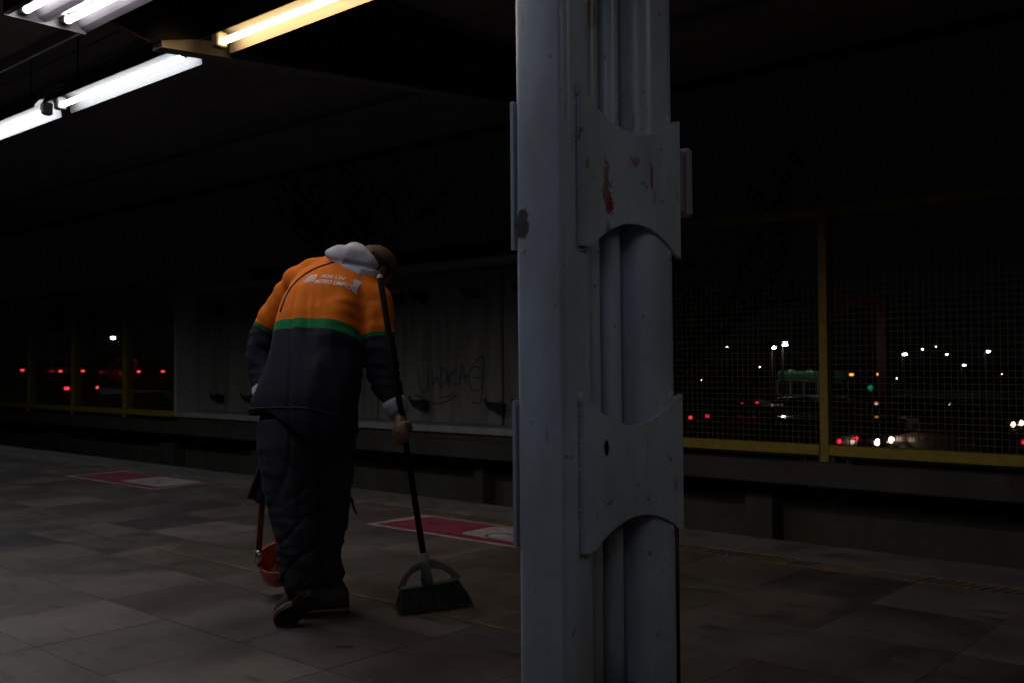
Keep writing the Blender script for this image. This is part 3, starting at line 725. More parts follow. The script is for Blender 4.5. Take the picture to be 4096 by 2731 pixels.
# dark piping from the collar along the left shoulder blade down to the sleeve
pts = []
for q in ((-3.0247, 2.3871, 1.3794), (-3.0506, 2.3644, 1.3701), (-3.0780, 2.3404, 1.3570), (-3.1047, 2.3171, 1.3382), (-3.1302, 2.2952, 1.3118), (-3.1485, 2.2796, 1.2852), (-3.1627, 2.2679, 1.2549), (-3.1718, 2.2606, 1.2254), (-3.1810, 2.2533, 1.1921)):
    q = Vector(q); d = (q - Vector((0, 0, 1))).normalized(); h = JB.ray_cast(q, d)
    if h[0]: pts.append(h[0] + h[1] * .001)
b = MB(); b.tube(pts, .0048, 8); b.build('piping', M['piping'], jk, smooth=True)
# jacket hem as a thin rolled edge
ring = []
for k in range(56):
    a = 2 * pi * k / 56; q = Vector((-3.2813, 2.4302, 0.7442)) + SP * .006; d = (LAT * cos(a) + BK * sin(a)).normalized()
    h = JB.ray_cast(q + d * .4, -d)
    if h[0]: ring.append(h[0])
b = MB(); b.tube(ring + [ring[0]], .0045, 6); b.build('hem', M['trous'], jk, smooth=True)

# ---- trousers
legL = [((-3.3191, 2.3828, 0.7613), .118), ((-3.2976, 2.3646, 0.6540), .120), ((-3.2675, 2.3543, 0.5385), .108), ((-3.2263, 2.3405, 0.4164), .094), ((-3.1850, 2.3263, 0.3163), .084), ((-3.1656, 2.3188, 0.2431), .078), ((-3.1556, 2.3158, 0.1829), .077), ((-3.1410, 2.3165, 0.1401), .068)]
legR = [((-3.2625, 2.5405, 0.7450), .116), ((-3.2775, 2.5567, 0.6413), .108), ((-3.2943, 2.5717, 0.5160), .096), ((-3.2984, 2.5717, 0.3822), .088), ((-3.2906, 2.5547, 0.2726), .078), ((-3.2738, 2.5312, 0.2068), .070), ((-3.2464, 2.5172, 0.1420), .074), ((-3.2199, 2.5162, 0.0578), .056)]
b = MB()
for lg_ in (legL, legR): b.tube([a[0] for a in lg_], [a[1] for a in lg_], 20)
b.ell([((-3.2926, 2.4585, 0.8087), .205, .14), ((-3.2926, 2.4607, 0.7280), .212, .15), ((-3.2923, 2.4626, 0.6674), .19, .13), ((-3.2917, 2.4644, 0.6169), .12, .10)], LAT, 28)
tr = b.build('trousers', M['trous'], pe); remesh(tr, .0062, 5, .5)
def tfold(p, n):
    z = p.z; d = .006 * noise.noise(Vector((p.x * 7, p.y * 7, z * 6)))
    k = max(0, min(1, (.55 - z) / .3))
    d += k * .012 * noise.noise(Vector((p.x * 5, p.y * 5 + 4, z * 19 + p.x * 16))) + k * .006 * noise.noise(Vector((p.x * 14, p.y * 14, z * 50)))
    d += .006 * math.exp(-((z - .52) / .12) ** 2) * noise.noise(Vector((p.x * 8, p.y * 8, z * 30 + p.y * 20)))
    # creases: narrow valleys that run slantwise across the cloth
    q = p.dot(R0); d -= .010 * max(0, 1 - abs(noise.noise(Vector((q * 5 + z * 2, p.dot(F0) * 3, z * 7 - q * 9)))) * 7) * (.35 + .65 * k)
    d -= .006 * max(0, 1 - abs(noise.noise(Vector((q * 9 + 7, p.dot(F0) * 4, z * 2.5)))) * 6)
    return d
displace(tr, tfold)
# loose cord on the right hip side
b = MB(); b.tube([(-3.1157, 2.5310, 0.4686), (-3.1006, 2.5312, 0.4600), (-3.0981, 2.5341, 0.4352), (-3.0926, 2.5395, 0.4134), (-3.0854, 2.5462, 0.4015)], [.004, .006, .005, .005, .003], 8); b.build('cord', M['piping'], tr, smooth=True)

# ---- shoes
def shoe(heel, toe, w, upv=None):
    heel = Vector(heel); toe = Vector(toe); d = (toe - heel); L_ = d.length; d.normalize(); s = d.cross(UP).normalized(); u = s.cross(d).normalized()
    if u.z < 0: u = -u
    if upv is not None: u = (upv - d * upv.dot(d)).normalized(); s = d.cross(u).normalized()
    prof = [(-.02, .55), (.06, .80), (.2, .86), (.4, .80), (.55, .95), (.7, 1.0), (.85, .88), (.96, .55), (1.01, .22)]
    def ring(x, wf, zz, k=12): return heel + d * (x * L_) + u * zz, wf * w
    b = MB(); rings_ = []
    hgt = [.060, .098, .104, .092, .076, .062, .052, .042, .026]
    for (x, wf), h in zip(prof, hgt):
        c = heel + d * (x * L_) + u * .022; rings_.append([c + s * (wf * w * .5 * cos(t)) + u * (max(0, sin(t)) * h + min(0, sin(t)) * .004) for t in np.linspace(0, 2 * pi, 17)[:-1]])
    b.rings(rings_); up_ = b.build('shoe', M['shoe'], pe, smooth=True)
    b = MB(); out = [(x, wf) for x, wf in prof]
    pl = [heel + d * (x * L_) + s * (wf * w * .54) for x, wf in out] + [heel + d * (x * L_) - s * (wf * w * .54) for x, wf in reversed(out)]
    n = len(pl); b.add([q for q in pl] + [q + u * .016 for q in pl], [(i, (i + 1) % n, n + (i + 1) % n, n + i) for i in range(n)] + [tuple(reversed(range(n))), tuple(range(n, 2 * n))])
    b.build('sole', M['shoe'], up_)
    b = MB(); b.add([q + u * .0165 for q in pl] + [q + u * .024 for q in pl], [(i, (i + 1) % n, n + (i + 1) % n, n + i) for i in range(n)] + [tuple(reversed(range(n))), tuple(range(n, 2 * n))])
    b.build('welt', M['sole'], up_)
    return up_
shoe((-3.0773, 2.3338, 0.1086), (-3.2136, 2.2558, 0.0015), .100, UP * .62 + F0 * .62 - R0 * .25)
shoe((-3.1714, 2.5607, 0.0010), (-3.2992, 2.3535, 0.0066), .105)
b = MB(); b.tube([(-3.1131, 2.3144, 0.1445), (-3.1527, 2.3323, 0.1662)], .043, 14); b.build('sock', M['sock'], pe, smooth=True)
b = MB(); b.tube([(-3.1973, 2.5234, 0.0359), (-3.2066, 2.5135, 0.0982)], .040, 14); b.build('sock', M['sock'], pe, smooth=True)

# ---- body: one continuous surface
hc = Vector((-3.3570, 2.8671, 1.4073))
HU = (R0 * .42 + F0 * .40 + UP * .80).normalized(); HF = (R0 * .45 + F0 * .55 - UP * .65); HF = (HF - HU * HF.dot(HU)).normalized(); HS = HF.cross(HU).normalized()
b = MB()
b.sphere(hc, (.074, .092, .098), 14, ax=(HS, HF, HU))                       # skull
b.sphere(hc + HF * .035 - HU * .055, (.056, .060, .062), 10, ax=(HS, HF, HU))   # face and jaw
b.sphere(hc + HF * .075 - HU * .095, (.028, .022, .022), 8, ax=(HS, HF, HU))    # chin
b.tube([hc + HF * .088 - HU * .005, hc + HF * .112 - HU * .042, hc + HF * .094 - HU * .05], [.010, .014, .010], 8)   # nose
for sg in (1, -1):
    e0 = hc + HS * (sg * .078) - HF * .006 - HU * .022
    b.sphere(e0, (.008, .020, .032), 8, ax=(HS, HF, HU)); b.sphere(hc + HS * (sg * .030) + HF * .083 - HU * .008, (.013, .008, .009), 6, ax=(HS, HF, HU))
b.tube([hc - HU * .05 - HF * .01, Vector((-3.3986, 2.8041, 1.3820)), Vector((-3.3852, 2.7373, 1.3231))], [.062, .064, .08], 16)
b.ell([(c, a * .80, d * .74) for c, a, d in torso[2:9]], LAT, 24)
for arm, ws in ((armL, [(-3.5654, 2.4573, 0.8015)]), (armR, [(-2.9694, 2.6723, 0.7935)])):
    b.tube([a[0] for a in arm] + ws, [a[1] * .62 for a in arm[:-1]] + [.033, .029], 14)
for lg_, ank in ((legL, (-3.1215, 2.3206, 0.1327)), (legR, (-3.2003, 2.5208, 0.0360))):
    b.tube([a[0] for a in lg_] + [ank], [a[1] * .62 for a in lg_] + [.030], 14)
# hands: palm and five fingers round the pole
HT, HB = Vector((-2.9745, 2.5734, 1.3296)), Vector((-2.9244, 2.7545, 0.2104)); HD = (HB - HT).normalized()
def hand(wrist, pole_p, pole_d, side, back):
    """side: direction in which the knuckles lie off the pole, back: away from the palm"""
    wrist = Vector(wrist); pole_p = Vector(pole_p); side = (side - pole_d * side.dot(pole_d)).normalized(); back = pole_d.cross(side)
    pc = pole_p + side * .030 - pole_d * .010
    b.tube([wrist, wrist.lerp(pc, .45), pc + pole_d * .006], [.029, .031, .030], 12, flat=.85)
    b.sphere(pc, (.020, .038, .044), 8, ax=(side, back, pole_d))
    for k, (ln, rd) in enumerate(((1.0, .0092), (1.08, .0096), (1.0, .0092), (.82, .0080))):
        off = pole_d * (-.036 + .0215 * k); pts = []
        for a in np.linspace(0.15, 1.0 * ln * 1.35 * pi * .86, 9):
            rdx = .0245 + (.008 if a < .9 else 0); pts.append(pole_p + off + (side * cos(a) + back * sin(a)) * rdx)
        b.tube(pts, [rd * 1.08] * 3 + [rd] * 4 + [rd * .9, rd * .7], 8)
    # thumb leaves the side of the palm and closes against the fingers
    t0 = pc - pole_d * .034 - back * .022
    b.tube([t0, t0 - back * .012 - side * .018 - pole_d * .004, pole_p - back * .027 - side * .006 - pole_d * .020, pole_p - back * .022 - side * .024 - pole_d * .006], [.015, .0125, .0112, .0085], 8)
hp = HT + HD * ((Vector((-2.9427, 2.6781, 0.7148)) - HT).dot(HD))
hand((-2.9694, 2.6723, 0.7935), hp, HD, -R0 * .35 - F0 * .75, UP)
DT, DB = Vector((-3.5406, 2.4514, 0.8443)), Vector((-3.6046, 2.4386, 0.1944)); DD = (DB - DT).normalized()
hand((-3.5654, 2.4573, 0.8015), DT + DD * .12, DD, -F0 * .9 + R0 * .3, UP)
bd = b.build('body', M['skin'], pe); remesh(bd, .0052, 3, .5)
# hair at the nape and sides, under the cap
b = MB(); b.sphere(hc - HF * .010 + HU * .004, (.081, .094, .098), 12, ax=(HS, HF, HU)); hb = b
for q in range(len(b.v)):
    v = Vector(b.v[q]) - hc; f_, u_ = v.dot(HF), v.dot(HU)
    if f_ > .045: v -= HF * (f_ - .045)
    if u_ < -.075: v -= HU * (u_ + .075) * .5
    b.v[q] = tuple(hc + v + v.normalized() * .004 * noise.noise(v * 60))
b.build('hair', M['hair'], pe, smooth=True)
# cap: crown, brim, back strap
b = MB(); rg = []
for i in range(11):
    th = radians(82) * (1 - i / 10.0)
    rg.append([hc + HU * (.012 + .100 * cos(th)) + HF * (.006 + .104 * sin(th) * sin(2 * pi * k / 28)) + HS * (.089 * sin(th) * cos(2 * pi * k / 28)) for k in range(28)])
b.rings(rg)
cp = b.build('cap', M['cap'], pe, smooth=True)
b = MB(); pl = []
for i in range(7):
    y = i / 6.0; pl.append([hc + HF * (.096 + .072 * y * sqrt(max(0, 1 - (x * .92) ** 2))) + HS * (.078 * x) + HU * (.006 - .014 * x * x - .012 * y) for x in np.linspace(-1, 1, 13)])
v = [q for r in pl for q in r]; b.add(v + [q - HU * .003 for q in v], [(i * 13 + j, i * 13 + j + 1, (i + 1) * 13 + j + 1, (i + 1) * 13 + j) for i in range(6) for j in range(12)] + [(91 + i * 13 + j, 91 + (i + 1) * 13 + j, 91 + (i + 1) * 13 + j + 1, 91 + i * 13 + j + 1) for i in range(6) for j in range(12)])
b.build('brim', M['cap'], cp, smooth=True)
b = MB(); b.tube([hc - HF * .098 + HS * (.06 * x) + HU * (.022) + HF * (.018 * x * x) for x in np.linspace(-1, 1, 9)], .010, 8, flat=.35, side=HU); b.build('strap', M['hair'], cp, smooth=True)
b = MB(); b.box(-.5, .5, -.5, .5, -.5, .5); b.v = [tuple(hc - HF * .102 + HS * (.014 * x + .02) + HF * (.004 * y) + HU * (.022 + .016 * z)) for x, y, z in b.v]; b.build('buckle', M['chrome'], cp)
b = MB(); b.sphere(hc + HU * .113, .008, 6); b.build('button', M['cap'], cp, smooth=True)

# hood lying bunched behind the neck
hp_ = [((-3.3845, 2.6273, 1.4586), .018), ((-3.3726, 2.6379, 1.4575), .033), ((-3.3395, 2.6542, 1.4498), .047), ((-3.2962, 2.6795, 1.4399), .056), ((-3.2649, 2.7076, 1.4269), .056), ((-3.2393, 2.7309, 1.4034), .048), ((-3.2178, 2.7508, 1.3758), .033), ((-3.2055, 2.7622, 1.3567), .014)]
b = MB(); b.tube([a[0] for a in hp_], [a[1] for a in hp_], 20, flat=.9)
b.ell([((-3.3482, 2.7146, 1.4002), .10, .065), ((-3.3670, 2.7506, 1.4309), .095, .07), ((-3.3816, 2.7905, 1.4565), .085, .07)], LAT, 22)
b.tube([(-3.3402, 2.6413, 1.4087), (-3.2775, 2.6573, 1.3886), (-3.2309, 2.6858, 1.3706), (-3.2075, 2.7337, 1.3531), (-3.2088, 2.7595, 1.3483)], [.014, .026, .028, .022, .012], 12)
hd = b.build('hood', M['hood'], pe); remesh(hd, .0055, 4, .5)
ax1 = (Vector((-3.2148, 2.7537, 1.3673)) - Vector((-3.3629, 2.6198, 1.4585))).normalized(); ax2 = ax1.cross(F0).normalized()
def hfold(p, n):
    a, c = p.dot(ax1), p.dot(ax2)
    return .010 * noise.noise(Vector((a * 6 + 2, c * 24, p.y * 6))) + .008 * noise.noise(Vector((a * 13 + c * 12, c * 20 - a * 8, 4.4))) - .020 * math.exp(-((c - Vector((-3.2302, 2.6720, 1.4073)).dot(ax2) - (a - Vector((-3.2302, 2.6720, 1.4073)).dot(ax1)) * .25) / .009) ** 2) * (1 if a > Vector((-3.2727, 2.6338, 1.4265)).dot(ax1) else .2)
displace(hd, hfold)
# knitted cuffs
b = MB(); b.tube([(-3.0096, 2.6687, 0.8475), (-2.9988, 2.6722, 0.8256), (-2.9827, 2.6737, 0.8030), (-2.9762, 2.6757, 0.7931)], [.049, .050, .046, .036], 18); cf = b.build('cuff', M['cuff'], pe, smooth=True); 
b = MB(); b.tube([(-3.6106, 2.4749, 0.8932), (-3.5870, 2.4635, 0.8536), (-3.5758, 2.4608, 0.8275)], [.053, .050, .038], 18); b.build('cuff', M['cuff'], pe, smooth=True)

# ================================================================== RAG, BROOM, DUSTPAN
b = MB(); rg = []
for i in range(14):
    t = i / 13.0; x0, x1 = 1026 - 8 * t - 12 * max(0, t - .6), 1078 - 28 * t
    x0, x1, y0 = x0, x1, 1860 + 150 * t
    A_, B_ = Vector((-3.5163, 2.3995, 0.5882)), Vector((-3.5317, 2.3900, 0.4332))
    # hanging cloth strip in the plane beside the hip
    top = A_.lerp(B_, t); wd = .020 + .024 * t; ring = []
    for k in range(9):
        u = -1 + k / 4.0; ring.append(top + R0 * (wd * u * (.7 + .3 * t)) + F0 * (-.02 + .008 * sin(u * 5 + t * 4) + .01 * t) + UP * (-.012 * sin(u * 3.1 + 1) * t))
    rg.append(ring + [q + F0 * .003 for q in reversed(ring)])
b.rings(rg); tag(b.build('cleaning_rag', M['trous'], smooth=True), 'dark blue rag hanging at the sweeper\'s left hip above the dustpan pole', 'rag')

br = empty('broom', (-2.93, 2.78, 0), 'long olive poled broom with grey head and dark bristles in the right hand', 'broom')
b = MB(); b.tube([HT, HB + HD * .02], .0125, 14); b.build('pole', M['olive'], br, smooth=True)
b = MB(); b.sphere(HT, .0128, 6); b.build('pole_cap', M['hood'], br, smooth=True)
BA, BB = Vector((-3.0104, 2.7012, 0.0917)), Vector((-2.8906, 2.9141, 0.1137)); BX = (BB - BA).normalized(); BM = (BA + BB) / 2; BZ = (-HD - BX * (-HD).dot(BX)).normalized(); BY = BZ.cross(BX)
b = MB(); n = 16; rg = []
for k in range(n + 1):
    t = k / n; c = BA.lerp(BB, t); e_ = .55 + .45 * min(1, min(t, 1 - t) * 8)
    rg.append([c + BY * (.019 * e_ * cos(a)) * 1.0 + BZ * (.013 * e_ * sin(a)) for a in np.linspace(0, 2 * pi, 13)[:-1]])
b.rings(rg); b.build('bristle_block', M['bplas'], br, smooth=True)
b = MB(); SM = BA.lerp(BB, .46); b.tube([HB - HD * .03, HB + HD * .02, HB.lerp(SM, .5), SM], [.019, .020, .021, .027], 14); b.build('socket', M['bplas'], br, smooth=True)
for q, e_ in ((BA, -1), (BB, 1)):
    pts = []
    for t in np.linspace(0, 1, 12):
        p0 = HB + HD * .015; p1 = q - BX * (e_ * .006); m_ = p0.lerp(p1, .5) + BX * (e_ * .030) + BZ * .026
        pts.append(p0 * (1 - t) ** 2 + m_ * (2 * t * (1 - t)) + p1 * t * t)
    b = MB(); b.tube(pts, [.026, .026, .024, .021, .018] + [.014] * 4 + [.014, .016, .018], 10, flat=.30, side=BX); b.build('side_brace', M['bplas'], br, smooth=True)
FA, FB = Vector((-2.9736, 2.6489, 0.0000)), Vector((-2.8681, 2.9574, 0.0000))
b = MB(); R_ = random.Random(5)
for i in range(44):
    for j in range(5):
        t = (i + .5) / 44; s = (j - 2) / 2.0
        a = BA.lerp(BB, .01 + .98 * t) + BY * (.013 * s) - BZ * .006
        c = FA.lerp(FB, t) + BY * (.038 * s) + Vector((R_.uniform(-.006, .006), R_.uniform(-.006, .006), 0)); c.z = .003 + R_.random() * .008
        for q in range(3):
            c2 = c + Vector((R_.uniform(-.007, .007), R_.uniform(-.007, .007), R_.uniform(0, .006)))
            m_ = a.lerp(c2, .6) + BX * R_.uniform(-.003, .003)
            b.tube([a, m_, c2], [.0030, .0022, .0010], 4)
tag(b.build('bristles', M['bristle'], br), kind='stuff')

dp = empty('dustpan', (-3.5, 2.5, .06), 'orange round dustpan on a dark red pole held off the floor by the left leg', 'dustpan')
b = MB(); b.tube([DT - DD * .03, DB], .0125, 12); b.build('pole', M['redpole'], dp, smooth=True)
RC = Vector((-3.5771, 2.5171, 0.1712)); n_ = (UP * .80 - F0 * .60 + R0 * .05).normalized(); ax = R0; ay = n_.cross(ax).normalized()
b = MB(); rg = []
def cr(r_, dpt, sq=1.0): return [RC + ax * (r_ * cos(a)) + ay * (r_ * sq * sin(a)) - n_ * dpt for a in np.linspace(0, 2 * pi, 33)[:-1]]
rg = [cr(.004, .108), cr(.05, .108), cr(.069, .104), cr(.078, .085), cr(.083, .045), cr(.086, .004), cr(.090, 0), cr(.091, -.004), cr(.088, -.008), cr(.083, -.004), cr(.080, .04), cr(.074, .085), cr(.064, .098), cr(.004, .101)]
b.rings(rg); b.build('pan', M['orange'], dp, smooth=True)
b = MB(); b.tube([DB - DD * .02, DB + DD * .035], .017, 12); b.tube([DB, RC - ax * .088 + ay * .0], .007, 8); b.tube([DB + DD * .015, RC - ax * .085 - n_ * .03], .006, 8); b.build('hinge', M['chrome'], dp, smooth=True)
b = MB()
for k in range(60):
    a, r_ = R_.uniform(0, 2 * pi), .06 * sqrt(R_.random()); c = RC + ax * r_ * cos(a) + ay * r_ * sin(a) - n_ * R_.uniform(.05, .09)
    d = Vector((R_.uniform(-1, 1), R_.uniform(-1, 1), R_.uniform(-1, 1))).normalized(); e_ = d.orthogonal() * R_.uniform(.5, 1)
    s_ = R_.uniform(.006, .016); b.add([c, c + d * s_, c + d * s_ + e_ * s_, c + e_ * s_ * .7, c + (d + e_).cross(d) * s_ * .5], [(0, 1, 2, 3), (0, 1, 4), (1, 2, 4), (2, 3, 4), (3, 0, 4)])
tag(b.build('litter', M['litter'], dp), kind='stuff')

# ================================================================== STREET
def car(name, x, y, heading, label, kind='sedan', paint='cardark', rear='off', front='off', cat='car'):
    """heading +1: drives towards +X (nose to the right), -1: towards -X"""
    L_, W_, H_ = {'sedan': (4.3, 1.72, 1.42), 'hatch': (3.8, 1.68, 1.50), 'pickup': (5.0, 1.85, 1.75), 'van': (4.9, 1.9, 2.1), 'suv': (4.5, 1.85, 1.72)}[kind]
    z = road_z(x); e = empty(name, (x, y, z), label, cat, 'vehicles in the street beyond the tracks')
    h = heading
    body = {'sedan': [(-2.15, .30), (-2.15, .78), (-1.95, .95), (-1.1, .98), (1.0, .95), (1.85, .80), (2.13, .62), (2.15, .30)],
            'hatch': [(-1.9, .3), (-1.88, .95), (-1.2, 1.0), (.95, .98), (1.6, .85), (1.88, .62), (1.9, .3)],
            'pickup': [(-2.5, .45), (-2.5, 1.08), (-.6, 1.10), (1.2, 1.10), (2.2, 1.0), (2.48, .85), (2.5, .45)],
            'van': [(-2.45, .35), (-2.45, 1.15), (1.3, 1.15), (2.1, 1.0), (2.42, .75), (2.45, .35)],
            'suv': [(-2.25, .38), (-2.25, 1.05), (1.1, 1.08), (1.95, .98), (2.22, .75), (2.25, .38)]}[kind]
    cab = {'sedan': [(-1.45, .96), (-1.0, 1.38), (.25, 1.42), (1.0, .96)], 'hatch': [(-1.75, .97), (-1.45, 1.42), (.2, 1.50), (1.0, .97)],
           'pickup': [(-.7, 1.09), (-.55, 1.70), (.55, 1.75), (1.25, 1.09)], 'van': [(-2.42, 1.14), (-2.38, 2.06), (.9, 2.1), (1.55, 1.14)], 'suv': [(-2.2, 1.04), (-1.95, 1.66), (.25, 1.72), (1.05, 1.06)]}[kind]
    b = MB()
    def sec(prof, w0, w1, mb, zlo, zhi):
        rg = []
        for wy in (-1, -.9, .9, 1):
            k = 0 if abs(wy) < 1 else .05
            rg.append([(x + h * (p[0] * (1 - k * .3)), y + wy * .5 * (w0 + (w1 - w0) * (p[1] - zlo) / (zhi - zlo)), z + p[1] - (k * .5 if p[1] > zlo + .3 else -k * .5)) for p in prof])
        mb.rings(rg)
    sec(body, W_, W_ * .96, b, .3, 1.1); bo = b.build('body', M['paint_x'] if False else M[paint], e)
    b = MB(); sec(cab, W_ * .93, W_ * .76, b, cab[0][1], cab[1][1] + .01); b.build('roof', M[paint], e)
    # window glass proud of the cabin
    c0, c1, c2, c3 = cab
    def sidew(sg):
        m_ = MB(); wz = lambda q: .5 * (W_ * .93 + (W_ * .76 - W_ * .93) * (q - c0[1]) / (c1[1] - c0[1])) + .006
        ins = [(c0[0] + .22, c0[1] + .05), (c1[0] + .12, c1[1] - .10), (c2[0] - .08, c2[1] - .12), (c3[0] - .22, c3[1] + .05)]
        mid = (ins[1][0] + ins[2][0]) / 2 - .05
        for poly in ([ins[0], ins[1], (mid - .04, ins[1][1]), (mid - .04, ins[0][1])], [(mid + .04, ins[0][1]), (mid + .04, ins[1][1] + .01), ins[2], ins[3]]):
            m_.add([(x + h * p[0], y + sg * wz(p[1]), z + p[1]) for p in poly], [(0, 1, 2, 3)])
        m_.build('side_window', M['glass'], e)
    sidew(1); sidew(-1)
    for a, c, nm, s in ((c0, c1, 'rear_window', -1), (c3, c2, 'windscreen', 1)):
        m_ = MB(); w0, w1 = W_ * .40, W_ * .34
        A_, B_ = (a[0] + (c[0] - a[0]) * .12, a[1] + (c[1] - a[1]) * .12), (a[0] + (c[0] - a[0]) * .88, a[1] + (c[1] - a[1]) * .88)
        ex = s * .012
        m_.add([(x + h * (A_[0] + ex), y - w0, z + A_[1]), (x + h * (A_[0] + ex), y + w0, z + A_[1]), (x + h * (B_[0] + ex), y + w1, z + B_[1] + .006), (x + h * (B_[0] + ex), y - w1, z + B_[1] + .006)], [(0, 1, 2, 3)])
        m_.build(nm, M['glass'], e)
    R_ = .31 if kind in ('sedan', 'hatch') else .37
    for px in (-L_ * .31, L_ * .31):
        for sg in (-1, 1):
            m_ = MB(); yy = y + sg * (W_ / 2 - .06)
            m_.tube([(x + px, yy - .11, z + R_), (x + px, yy + .11, z + R_)], R_, 16, side=UP); wo = m_.build('wheel', M['tyre'], e)
            m_ = MB(); m_.tube([(x + px, yy + sg * .105, z + R_), (x + px, yy + sg * .12, z + R_)], R_ * .62, 12, side=UP); m_.build('rim', M['rimm'], wo)
    hz = {'sedan': .68, 'hatch': .72, 'pickup': .86, 'van': .85, 'suv': .84}[kind]; tz = hz + (.10 if kind != 'sedan' else .08)
    fm = {'off': 'head_off', 'on': 'head_on', 'dim': 'head_dim'}[front]; rm = {'off': 'tail_off', 'on': 'tail_on', 'hot': 'tail_hot'}[rear]
    for sg in (-1, 1):
        m_ = MB(); m_.sphere((x + h * (L_ / 2 - .02), y + sg * (W_ / 2 - .28), z + hz), (.05, .20, .10), 7); m_.build('headlight', M[fm], e, smooth=True)
        m_ = MB(); m_.box(x - h * (L_ / 2) - .03, x - h * (L_ / 2) + .03, y + sg * (W_ / 2 - .2) - .10, y + sg * (W_ / 2 - .2) + .10, z + tz - .055, z + tz + .055, bev=.01); m_.build('tail_light', M[rm], e)
        m_ = MB(); m_.box(x + h * .75 - .06, x + h * .75 + .06, y + sg * (W_ / 2 + .08) - .09, y + sg * (W_ / 2 + .08) + .09, z + cab[0][1] + .02, z + cab[0][1] + .15, bev=.02); m_.build('wing_mirror', M[paint], e)
    m_ = MB(); xx = x - h * (L_ / 2 + .012); m_.box(xx - .006, xx + .006, y - .22, y + .22, z + .50, z + .62); m_.build('number_plate', M['plate'], e)
    for s in (-1, 1):
        m_ = MB(); xx = x + h * s * (L_ / 2 + .02); m_.box(xx - .05, xx + .05, y - W_ * .47, y + W_ * .47, z + .33, z + .48, bev=.02); m_.build('bumper', M['cardark'], e)
    return e
car('saloon_car', -14.36, 31.59, 1, 'dark saloon with one bright warm headlight just above the yellow rail', 'sedan', 'cardark', 'off', 'on', cat='car')
car('hatchback_car', -14.50, 29.62, -1, 'dark hatchback with red tail lights right beside the fence post', 'hatch', 'cargrey', 'on', 'off', cat='car')
car('saloon_car', -23.53, 35.56, -1, "dark saloon with red tail lights close to the column's right edge", 'sedan', 'cardark', 'on', 'off', cat='car')
car('tall_car', -24.90, 42.19, -1, 'dark red tall car with a lone red light, halfway between column and fence post', 'suv', 'carred', 'on', 'off', cat='car')
car('saloon_car', -21.30, 44.49, 1, 'dark saloon with dim orange headlights right of the fence post', 'sedan', 'cardark', 'off', 'dim', cat='car')
car('saloon_car', -13.40, 42.80, 1, 'dark saloon with a bright headlight near the right picture edge', 'sedan', 'cardark', 'off', 'on', cat='car')
car('saloon_car', -10.60, 33.33, -1, 'saloon cut by the right picture edge showing a red tail light', 'sedan', 'cargrey', 'on', 'off', cat='car')
car('pickup_truck', -16.03, 37.91, -1, 'pale unlit pickup standing right of the bright warm headlight', 'pickup', 'carwhite', 'off', 'off', cat='pickup')
car('hatchback_car', -62.26, 25.28, -1, 'far car with two close red lights at the left picture edge', 'hatch', 'cardark', 'hot', 'off', cat='car')
car('saloon_car', -59.85, 26.34, -1, 'silver saloon with red tail lights and a pale plate, second from the left edge', 'sedan', 'carsilver', 'hot', 'off', cat='car')
car('hatchback_car', -44.10, 19.70, -1, 'nearer hatchback with lower red tail lights in the left fence bay', 'hatch', 'cargrey', 'hot', 'off', cat='car')
car('saloon_car', -58.75, 29.32, -1, 'red saloon with glowing tail lights behind the last left fence post', 'sedan', 'carred', 'hot', 'off', cat='car')
car('delivery_van', -66.34, 33.32, -1, 'pale van with a high red light over the row of left cars', 'van', 'carwhite', 'hot', 'off', cat='van')
car('hatchback_car', -23.05, 40.01, 1, 'small dark car with one faint warm headlight between column and fence post', 'hatch', 'cargrey', 'off', 'dim', cat='car')
car('saloon_car', -20.30, 38.43, -1, 'unlit grey saloon left of the fence post below the microbus', 'sedan', 'cargrey', 'off', 'off', cat='car')
car('hatchback_car', -16.42, 46.65, -1, 'unlit dark hatchback in the middle of the right fence bay', 'hatch', 'cardark', 'off', 'off', cat='car')
car('saloon_car', -31.40, 50.30, -1, "far saloon with small red tail lights high behind the column's right edge", 'sedan', 'cardark', 'on', 'off', cat='car')
car('tall_car', -54.67, 28.41, -1, 'red tall car with glaring brake lights beside the panel frame', 'suv', 'carred', 'hot', 'off', cat='car')
car('tall_car', -30.6, 16.2, 1, 'dark unlit car close behind the left fence, next to the frame', 'suv', 'cardark', cat='car')

# ---- microbus with a green roof band
bs = empty('microbus', (-25.77, 57.41, -2.3), 'green roofed microbus with pale window pillars and amber roof lamps', 'bus', 'vehicles in the street beyond the tracks')
bX, bY, bz = bs.location
bx0, bx1, by0, by1 = bX - 3.5, bX + 3.5, bY - 1.05, bY + 1.05
b = MB(); b.box(bx0, bx1, by0, by1, bz + .35, bz + 1.15, bev=.05); b.build('lower_body', M['cargrey'], bs)
b = MB(); b.box(bx0, bx1, by0, by1, bz + 2.02, bz + 2.58, bev=.12); b.build('roof', M['bus'], bs)
b = MB(); b.box(bx0 + .08, bx1 - .08, by0 + .06, by1 - .06, bz + 1.15, bz + 2.02); b.build('window_band', M['glass'], bs)
b = MB(); b.box(bx0 + .3, bx1 - .5, by0 - .03, by0 - .002, bz + 2.0, bz + 2.05); b.build('drip_rail', M['carwhite'], bs)
for k in range(6):
    xx = bx0 + .05 + 6.9 * k / 5
    b = MB(); b.box(xx - .07, xx + .07, by0 + .02, by0 + .058, bz + 1.15, bz + 2.02); b.build('window_pillar', M['carwhite'], bs)
for k in range(3):
    xx = bx0 + .9 + k * 1.9
    b = MB(); b.tube([(xx, by0 + .3, bz + 2.60), (xx + .5, by0 + .3, bz + 2.60)], .03, 8); b.build('roof_lamp', M['intl'], bs)
